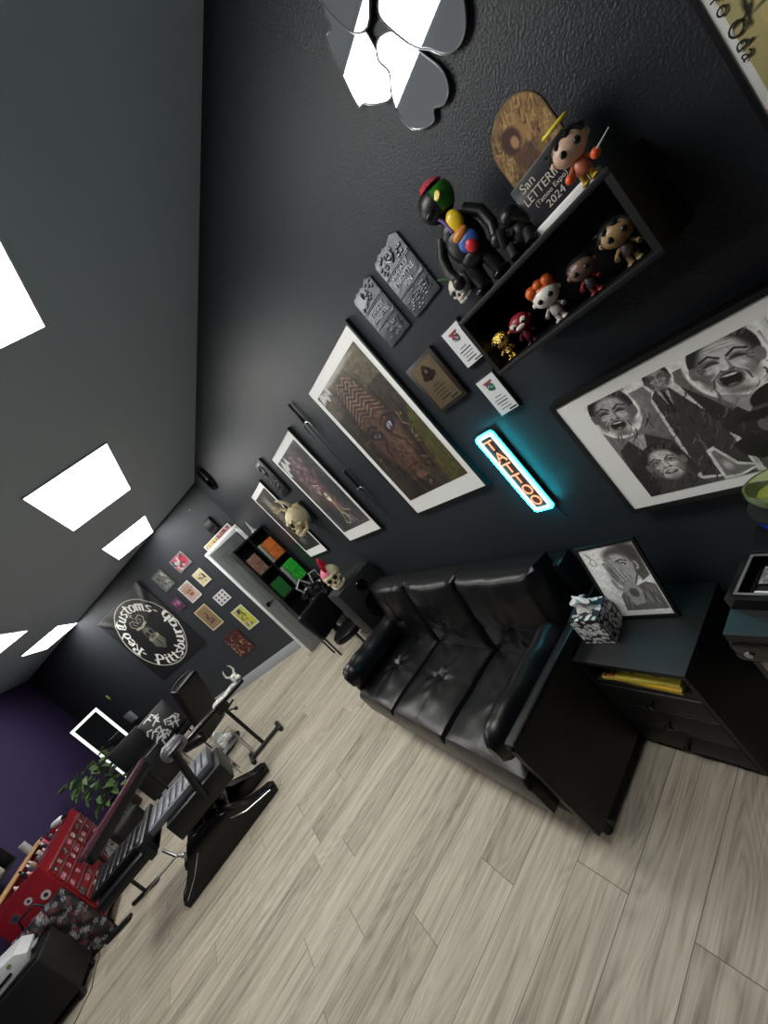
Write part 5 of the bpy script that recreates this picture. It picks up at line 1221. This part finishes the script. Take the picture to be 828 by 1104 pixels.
t = thing('wheeled_cart', 'black wheeled cart with raised dark lid beside the lit mirror', 'cart', (-1.92, 7.1, 0), .2)
MB().box(-.26, .26, -.2, .2, .10, .62, bev=.02).build('body', M_blk, t)
MB().box(-.25, .25, .14, .18, .621, .98, bev=.01).build('lid', M_blk, t)
MB().box(-.06, .0, -.203, -.199, .50, .54).build('white_label', M_paper, t)
for x in (-.2, .2):
    for y in (-.14, .14): MB().cyl((x-.02, y, .05), (x+.02, y, .05), .05).build('wheel', M_blk, t)
t = thing('patterned_pillow', 'black pillow with white floral print propped on the wheeled cart', 'pillow', (-1.53, 6.6, .62), .5, rx=-.2)
t.location = (-1.30, 6.52, .585)
cv = Cv(.46, .46, .008, (26,26,28))
for i in range(26):
    x, y = random.uniform(.05,.4), random.uniform(.05,.4); a = random.uniform(0,3)
    cv.seg([(x, y), (x+.05*math.cos(a), y+.05*math.sin(a)), (x+.08*math.cos(a+1), y+.07*math.sin(a+1))], .016, (206,208,206))
def pil(X, Y): u, v = X/.46*2-1, Y/.46*2-1; return -.10*np.sqrt(np.clip((1-u*u)*(1-v*v), 0, 1))
cv.sheet('print_side', M_cloth, t, bulge=pil)
cv2 = Cv(.46, .46, .02, (26,26,28)); cv2.sheet('back_side', M_cloth, t, bulge=lambda X, Y: -pil(X, Y))
t2 = thing('side_trolley', 'low black trolley under the patterned pillow', 'trolley', (-1.32, 6.62, 0), .5)
MB().box(-.2, .2, -.17, .17, .5, .58, bev=.01).build('tray', M_blk, t2)
for x in (-.18, .18):
    for y in (-.15, .15): MB().cyl((x, y, 0), (x, y, .5), .012).build('leg', M_blk, t2)

t = thing('round_mat', 'round red floor mat with a white skull print in front of the lit mirror', 'mat', (-2.27, 8.28-.33, .001))
t.location = (-2.14, 8.02, .001)
cv = Cv(.66, .66, .012, (168,44,40)); cv.ell(.33, .36, .13, .14, (206,200,190)); cv.ell(.28, .37, .03, .035, (30,26,26)); cv.ell(.38, .37, .03, .035, (30,26,26)); cv.rect(.26, .4, .2, .26, (206,200,190))
MB().lathe([(.0001, .0), (.34, .0), (.345, .006), (.335, .012), (.0001, .0122)], 40).build('disc', mat('mat_red', S(158,40,36), .6), t)
o = cv.sheet('print', M_artm, t, z0=-.33, y=0)
bm_ = bmesh.new(); bm_.from_mesh(o.data); bmesh.ops.delete(bm_, geom=[v for v in bm_.verts if math.hypot(v.co.x, v.co.z) > .325], context='VERTS'); bm_.to_mesh(o.data); bm_.free()
o.rotation_euler = (-PI/2, 0, 0); o.location = (0, 0, .0135)

# bench board; pink reflection painted into the vinyl colour
t = thing('padded_board', 'long narrow padded board with painted pink reflection, running past the plant towards the red chest', 'bench', (-1.93, 5.57, 0), math.radians(-20))
MB().box(-.035, .035, -.72, .72, .69, .75, bev=.015).build('pad', mat('pink_reflection_vinyl', S(84,50,62), .25), t)
MB().box(-.03, .03, -.68, .68, .60, .689, bev=.005).build('frame', M_blk, t)
for y in (-.6, .6): MB().tube([(0, y, .6), (0, y, .03)], .016).tube([(-.16, y, .02), (.16, y, .02)], .018).build('leg', M_blk, t)
t = thing('backpack', 'black bag with a small white emblem standing on the floor behind the tattoo bed', 'bag', (-2.20, 6.05, 0), .6)
m = MB(); m.box(-.17, .17, -.11, .11, .0, .46, bev=.06, seg=4)
for v in m.bm.verts: v.co += Vector((noise.noise(v.co*9), noise.noise(v.co*8), 0))*.03
m.build('body', M_blkm, t); MB().box(-.12, .12, -.16, -.105, .05, .26, bev=.03, seg=3).build('pocket', M_blkm, t); MB().tube([(-.05, 0, .44), (-.04, 0, .52), (.04, 0, .52), (.05, 0, .44)], .01).build('handle', M_blk, t)
MB().box(-.03, .03, -.1635, -.159, .14, .19).build('emblem', mat('emblem_grey', S(170,172,176), .5, var=.5, vscale=60), t)
t = thing('patterned_case', 'dark case with a pale zigzag stripe between the red chest and the tattoo bed', 'case', (-2.45, 6.60, .0), 0)
MB().box(-.2, .2, -.14, .14, 0, .50, bev=.015).build('body', mat('olive_black', S(44,48,46), .6), t)
m = MB()
for i in range(6): m.tube([(-.18+.06*i, -.145, .42), (-.15+.06*i, -.145, .36), (-.12+.06*i, -.145, .42)], .012)
m.build('zigzag_stripe', mat('zigzag_grey', S(140,144,142), .6), t)

# ------------------------------------------------------------------ red tool chest
CX, CY = -2.50, 5.75
t = thing('tool_chest', 'red metal tool chest with many drawers covered in stickers, against the purple wall', 'tool chest', (CX, CY, 0), PI/2)
M_red = mat('tool_red', S(140,22,34), .4, coat=.15); M_redd = mat('tool_red_dark', S(118,18,30), .4)
cw = .60
MB().box(-cw, cw, .0, .50, .16, .86, bev=.008).build('carcass', M_red, t)
m = MB(); 
for (a, b_, c_, e_) in ((-cw, cw, 0, .012), (-cw, cw, .488, .50), (-cw, -cw+.012, .012, .488), (cw-.012, cw, .012, .488)): m.box(a, b_, c_, e_, .8605, .93)
m.build('top_tray', M_red, t, smooth=False)
MB().box(-cw-.004, cw+.004, .0, .50, .12, .159, bev=.006).build('base_skirt', M_redd, t)
for x in (-.55, .55):
    for y in (.06, .44): 
        c_ = MB(); c_.cyl((x-.015, y, .05), (x+.015, y, .05), .05).box(x-.022, x+.022, y-.02, y+.02, .09, .119); c_.build('castor', M_blk, t)
rows = [(.20, .40), (.41, .52), (.53, .64), (.65, .74), (.75, .84)]
for ci, (a, b_) in enumerate(((-cw+.02, .06), (.08, cw-.02))):
    for z0, z1 in rows:
        d = MB().box(a, b_, -.014, .0, z0, z1, bev=.003).build('drawer', M_redd if ci else M_red, t)
        MB().box(a+.01, b_-.01, -.026, -.0145, z1-.014, z1-.004, bev=.002).build('handle', M_steel, d)
rs = random.Random(5)
def sticker(x, z, w, h, col, seed):
    cv = Cv(w, h, .007, col); r2 = random.Random(seed)
    for i in range(8): cv.ell(r2.uniform(0, w), r2.uniform(0, h), w*.16, h*.14, r2.choice([(30,30,34), (220,216,206), (140,40,50), (90,100,120), (190,170,120)]), rot=r2.uniform(0, 3))
    cv.sheet('sticker', M_art, t, x0=x-w/2, z0=z-h/2, y=-.0152)
sticker(.34, .295, .34, .15, (150,150,140), 1)
for i in range(12): sticker(rs.uniform(-.52, .0), rs.uniform(.23, .37), .085, .05, rs.choice([(196,186,180), (120,90,80), (170,150,140), (206,200,196)]), 10+i)
for i, (z0, z1) in enumerate(rows[1:]):
    for k in range(7): sticker(-.52+.16*k+rs.uniform(-.03, .03), (z0+z1)/2-.012, rs.uniform(.05,.1), .055, rs.choice([(200,190,186), (80,80,90), (200,120,150), (60,50,56), (150,140,136)]), 40+i*7+k)
for (yy, zz, r_, c1) in ((.12, .70, .045, (214,210,204)), (.30, .60, .05, (190,180,150)), (.22, .78, .035, (206,206,206)), (.36, .76, .04, (60,60,66)), (.14, .52, .04, (170,150,140))):
    cv = Cv(2*r_, 2*r_, .006, (140,22,34)); cv.ell(r_, r_, r_*.92, r_*.92, c1); cv.ell(r_, r_, r_*.45, r_*.5, (40,36,40)); o = cv.sheet('sticker', M_art, t, y=0); o.rotation_euler = (0, 0, -PI/2); o.location = (-cw-.0012, yy, zz-r_)
# things in and on the top tray
def chest(x, y, z): return (CX-y, CY+x, z-.05 if z > .95 else z-.04)
t = thing('wooden_board', 'long pale wooden board lying along the back of the red tool chest', 'board', chest(.0, .42, .981), PI/2)
MB().box(-.70, .66, -.03, .05, 0, .025, bev=.003).build('plank', mat('pale_pine', S(190,150,104), .55, var=.15, vscale=20), t)
t = thing('paper_roll', 'grey white paper cylinder standing on the wooden board above the red chest', 'roll', chest(.42, .43, 1.0065))
MB().lathe([(.012, 0), (.038, .001), (.038, .13), (.012, .13)], 22).build('roll', mat('roll_grey', S(170,170,172), .7), t)
t = thing('spray_bottle', 'white bottle with a black cap lying across the far end of the red chest', 'bottle', chest(.45, .16, 1.018), .9)
m = MB(); m.lathe([(.0001, 0), (.032, .004), (.036, .03), (.036, .16), (.02, .19)], 20).xf(Matrix.Rotation(PI/2, 4, 'X')); m.build('body', mat('bottle_white', S(222,224,226), .35), t)
m = MB(); m.lathe([(.022, .191), (.022, .235), (.0001, .24)], 16).xf(Matrix.Rotation(PI/2, 4, 'X')); m.build('cap', M_blk, t)
cols = [(190,60,80), (60,60,66), (206,200,196), (150,40,50), (90,94,104), (40,40,44), (200,110,140), (130,130,136), (196,180,150)]
for i in range(16):
    x = -.56+.068*i; y = .09+.10*((i*7) % 3)
    if i in (14, 15): y = .32
    nm = ['red', 'charcoal', 'cream', 'dark red', 'blue grey', 'black', 'pink', 'grey', 'tan'][i % 9]
    t = thing('ink_bottle', 'small %s ink bottle standing in the open top tray of the red tool chest' % nm, 'bottle', chest(x, y, .9005), rs.uniform(0, 3), 'ink bottles in the tool chest tray')
    h = rs.uniform(.07, .12)
    MB().lathe([(.018, 0), (.020, .004), (.020, h*.7), (.008, h*.8)], 14).build('body', mat('ink%d' % (i % 9), S(*cols[i % 9]), .35), t)
    MB().lathe([(.010, h*.8+.0005), (.009, h), (.0001, h+.004)], 10).build('cap', M_blk if i % 2 else M_paper, t)
t = thing('steel_ruler', 'long steel ruler lying along the open tray of the red tool chest', 'bar', chest(0, .045, .9805), PI/2)
MB().box(-.5, .45, -.012, .012, 0, .008, bev=.002).build('bar', M_steel, t)

# black wall shelf boxes with bottles near the left edge
t = thing('black_organizer', 'black open organizer with white bottles at the left edge, beyond the red tool chest', 'organizer', (-3.018, 5.80, 1.02), PI/2)
MB().box(-.32, .30, -.02, .2, .0, .02, bev=.003).build('bottom', M_blk, t); MB().box(-.32, .30, .18, .2, .0205, .30, bev=.003).build('back', M_blk, t)
for x in (-.32, .28): MB().box(x, x+.02, -.02, .1795, .0205, .26, bev=.003).build('side', M_blk, t)
for i in range(6):
    b_ = thing('pump_bottle', '%s bottle standing in the black organizer at the left edge' % ['white', 'grey green', 'cream'][i % 3], 'bottle', (-3.018-.08, 5.56+.085*i, 1.0405), 0, 'bottles in the black organizer')
    MB().lathe([(.026, 0), (.028, .004), (.028, .11), (.012, .13)], 18).build('body', mat('bottle_w%d' % (i % 3), S(*[(220,220,220), (150,160,150), (206,196,186)][i % 3]), .4), b_)
    MB().lathe([(.012, .1305), (.011, .16), (.0001, .165)], 12).build('cap', M_blk, b_)

# black covered cart with white machine and floral bags
t = thing('covered_cart', 'black cloth covered cart in the bottom left corner of the photo', 'cart', (-2.925, 4.76, 0), 0)
m = MB(); m.box(-.28, .28, -.19, .19, .07, .52, bev=.02, seg=3)
bmesh.ops.subdivide_edges(m.bm, edges=m.bm.edges[:], cuts=5, use_grid_fill=True)
for v in m.bm.verts: v.co += Vector((noise.noise(v.co*7), noise.noise(v.co*7+Vector((5, 0, 0))), 0))*.012
m.build('cloth_cover', M_blkm, t); MB().box(-.27, .27, -.18, .18, .522, .54, bev=.004).build('top', M_blk, t)
for x in (-.24, .24):
    for y in (-.15, .15): MB().cyl((x-.01, y, .035), (x+.01, y, .035), .035).build('castor', M_blk, t)
t = thing('stencil_printer', 'white angular plastic machine with a round badge on the black covered cart', 'machine', (-2.93, 4.73, .5405), .12)
m = MB(); m.prism([(-.2, 0), (.20, 0), (.23, .06), (.18, .13), (-.2, .19)], -.13, .13, bev=.008); m.build('body', mat('machine_white', S(206,208,212), .35), t)
MB().box(-.08, .10, -.138, -.128, .035, .06, bev=.003).build('slot', M_blk, t)
MB().lathe([(.016, 0), (.016, .003), (.011, .004), (.0001, .003)], 18).xf(Matrix.Translation((.12, -.131, .10)) @ Matrix.Rotation(PI/2, 4, 'X')).build('badge', mat('badge_green', S(120,150,90), .4), t)
MB().box(.16, .26, -.05, .05, .03, .034).build('paper_tray', mat('machine_grey', S(150,152,156), .4), t)
def floral(w, seed, h=None):
    h = h or w; r2 = random.Random(seed); cv = Cv(w, h, .009, (36,30,34))
    for i in range(int(500*w*h)+8):
        x, y = r2.uniform(0, w), r2.uniform(0, h); c = r2.choice([(150,156,160), (120,60,66), (90,84,76), (180,186,190), (100,40,50)])
        for k in range(5): a = k*1.257+i; cv.ell(x+.014*math.cos(a), y+.014*math.sin(a), .011, .007, c, rot=a)
    return cv
t = thing('floral_bag', 'tall dark bag with pale flower print, between the red chest and the black cart', 'bag', (-2.62, 5.02, .30), .9)
t.location = (-2.40, 4.985, .16); t.rotation_euler = (0, 0, 1.1)
def puff_(X, Y): u, v = X/.52*2-1, Y/.66*2-1; return -.055*np.sqrt(np.clip((1-u**4)*(1-v**4), 0, 1))-.01*np.sin(X*40)*np.sin(Y*33)
floral(.52, 2, .66).sheet('printed_side', M_cloth, t, bulge=puff_); floral(.52, 3, .66).sheet('back_side', M_cloth, t, bulge=lambda X, Y: -puff_(X, Y))
MB().tube([(-.10, 0, .64), (-.07, 0, .74), (.07, 0, .74), (.10, 0, .64)], .01).build('handle', M_blk, t)
t.location = (-2.73, 5.045, .0)
t.rotation_euler = (0, 0, .05)
t = thing('floral_pouch', 'smaller flower printed pouch lying on the black covered cart beside the white machine', 'bag', (-2.68, 4.91, .5405), .0, rx=-.2)
def puff2(X, Y): u, v = X/.14*2-1, Y/.14*2-1; return -.03*np.sqrt(np.clip((1-u**4)*(1-v**4), 0, 1))
floral(.14, 6).sheet('printed_side', M_cloth, t, bulge=puff2); floral(.14, 7).sheet('back_side', M_cloth, t, bulge=lambda X, Y: -puff2(X, Y))
t = thing('foot_pedal', 'black bar shaped foot pedal on the floor beside the black covered cart', 'pedal', (-2.42, 4.94, .0), 1.3-PI/2)
MB().box(-.14, .14, -.03, .03, .0, .035, bev=.01).build('bar', M_blk, t)
o = MB().tube([(-2.70, 5.19, .006), (-2.66, 5.05, .004), (-2.63, 4.93, .004), (-2.64, 4.78, .004), (-2.62, 4.58, .004), (-2.72, 4.40, .004), (-2.95, 4.28, .004)], .004, n=6).build('floor_cable', mat('brown_cable', S(84,60,48), .5)); tag(o, 'thin brown cable curving over the floor beside the black covered cart', 'cable')

# ------------------------------------------------------------------ camera
F, PX, PY = 431.444, 402.185, 565.195
Mx = [[0.6118735740339226, -0.40550030661287756, -0.6791025185756685], [-0.6739763681367263, 0.18206324904057802, -0.7159670582799298], [0.4139644726207572, 0.8957803719024273, -0.16189793303858968]]
cam = bpy.data.cameras.new('camera'); co = bpy.data.objects.new('camera', cam); COL.objects.link(co)
r_, dn, fw_ = (Vector(v) for v in Mx)
R3 = Matrix((r_, -dn, -fw_)).transposed()
co.matrix_world = Matrix.Translation((0, 0, 1.6948)) @ R3.to_4x4()
cam.sensor_fit = 'VERTICAL'; cam.sensor_height = 36; cam.sensor_width = 27; cam.lens = F*36/1104
cam.shift_x = -(PX-414)/1104; cam.shift_y = (PY-552)/1104
cam.clip_start = .02
SC.camera = co
# ------------------------------------------------------------------ world and view
wd = bpy.data.worlds.new('world'); SC.world = wd; wd.use_nodes = True
wd.node_tree.nodes['Background'].inputs[0].default_value = (.01, .011, .013, 1); wd.node_tree.nodes['Background'].inputs[1].default_value = .5
SC.view_settings.view_transform = 'Standard'; SC.view_settings.look = 'None'; SC.view_settings.gamma = 1; SC.view_settings.use_curve_mapping = False
SC.view_settings.exposure = 0
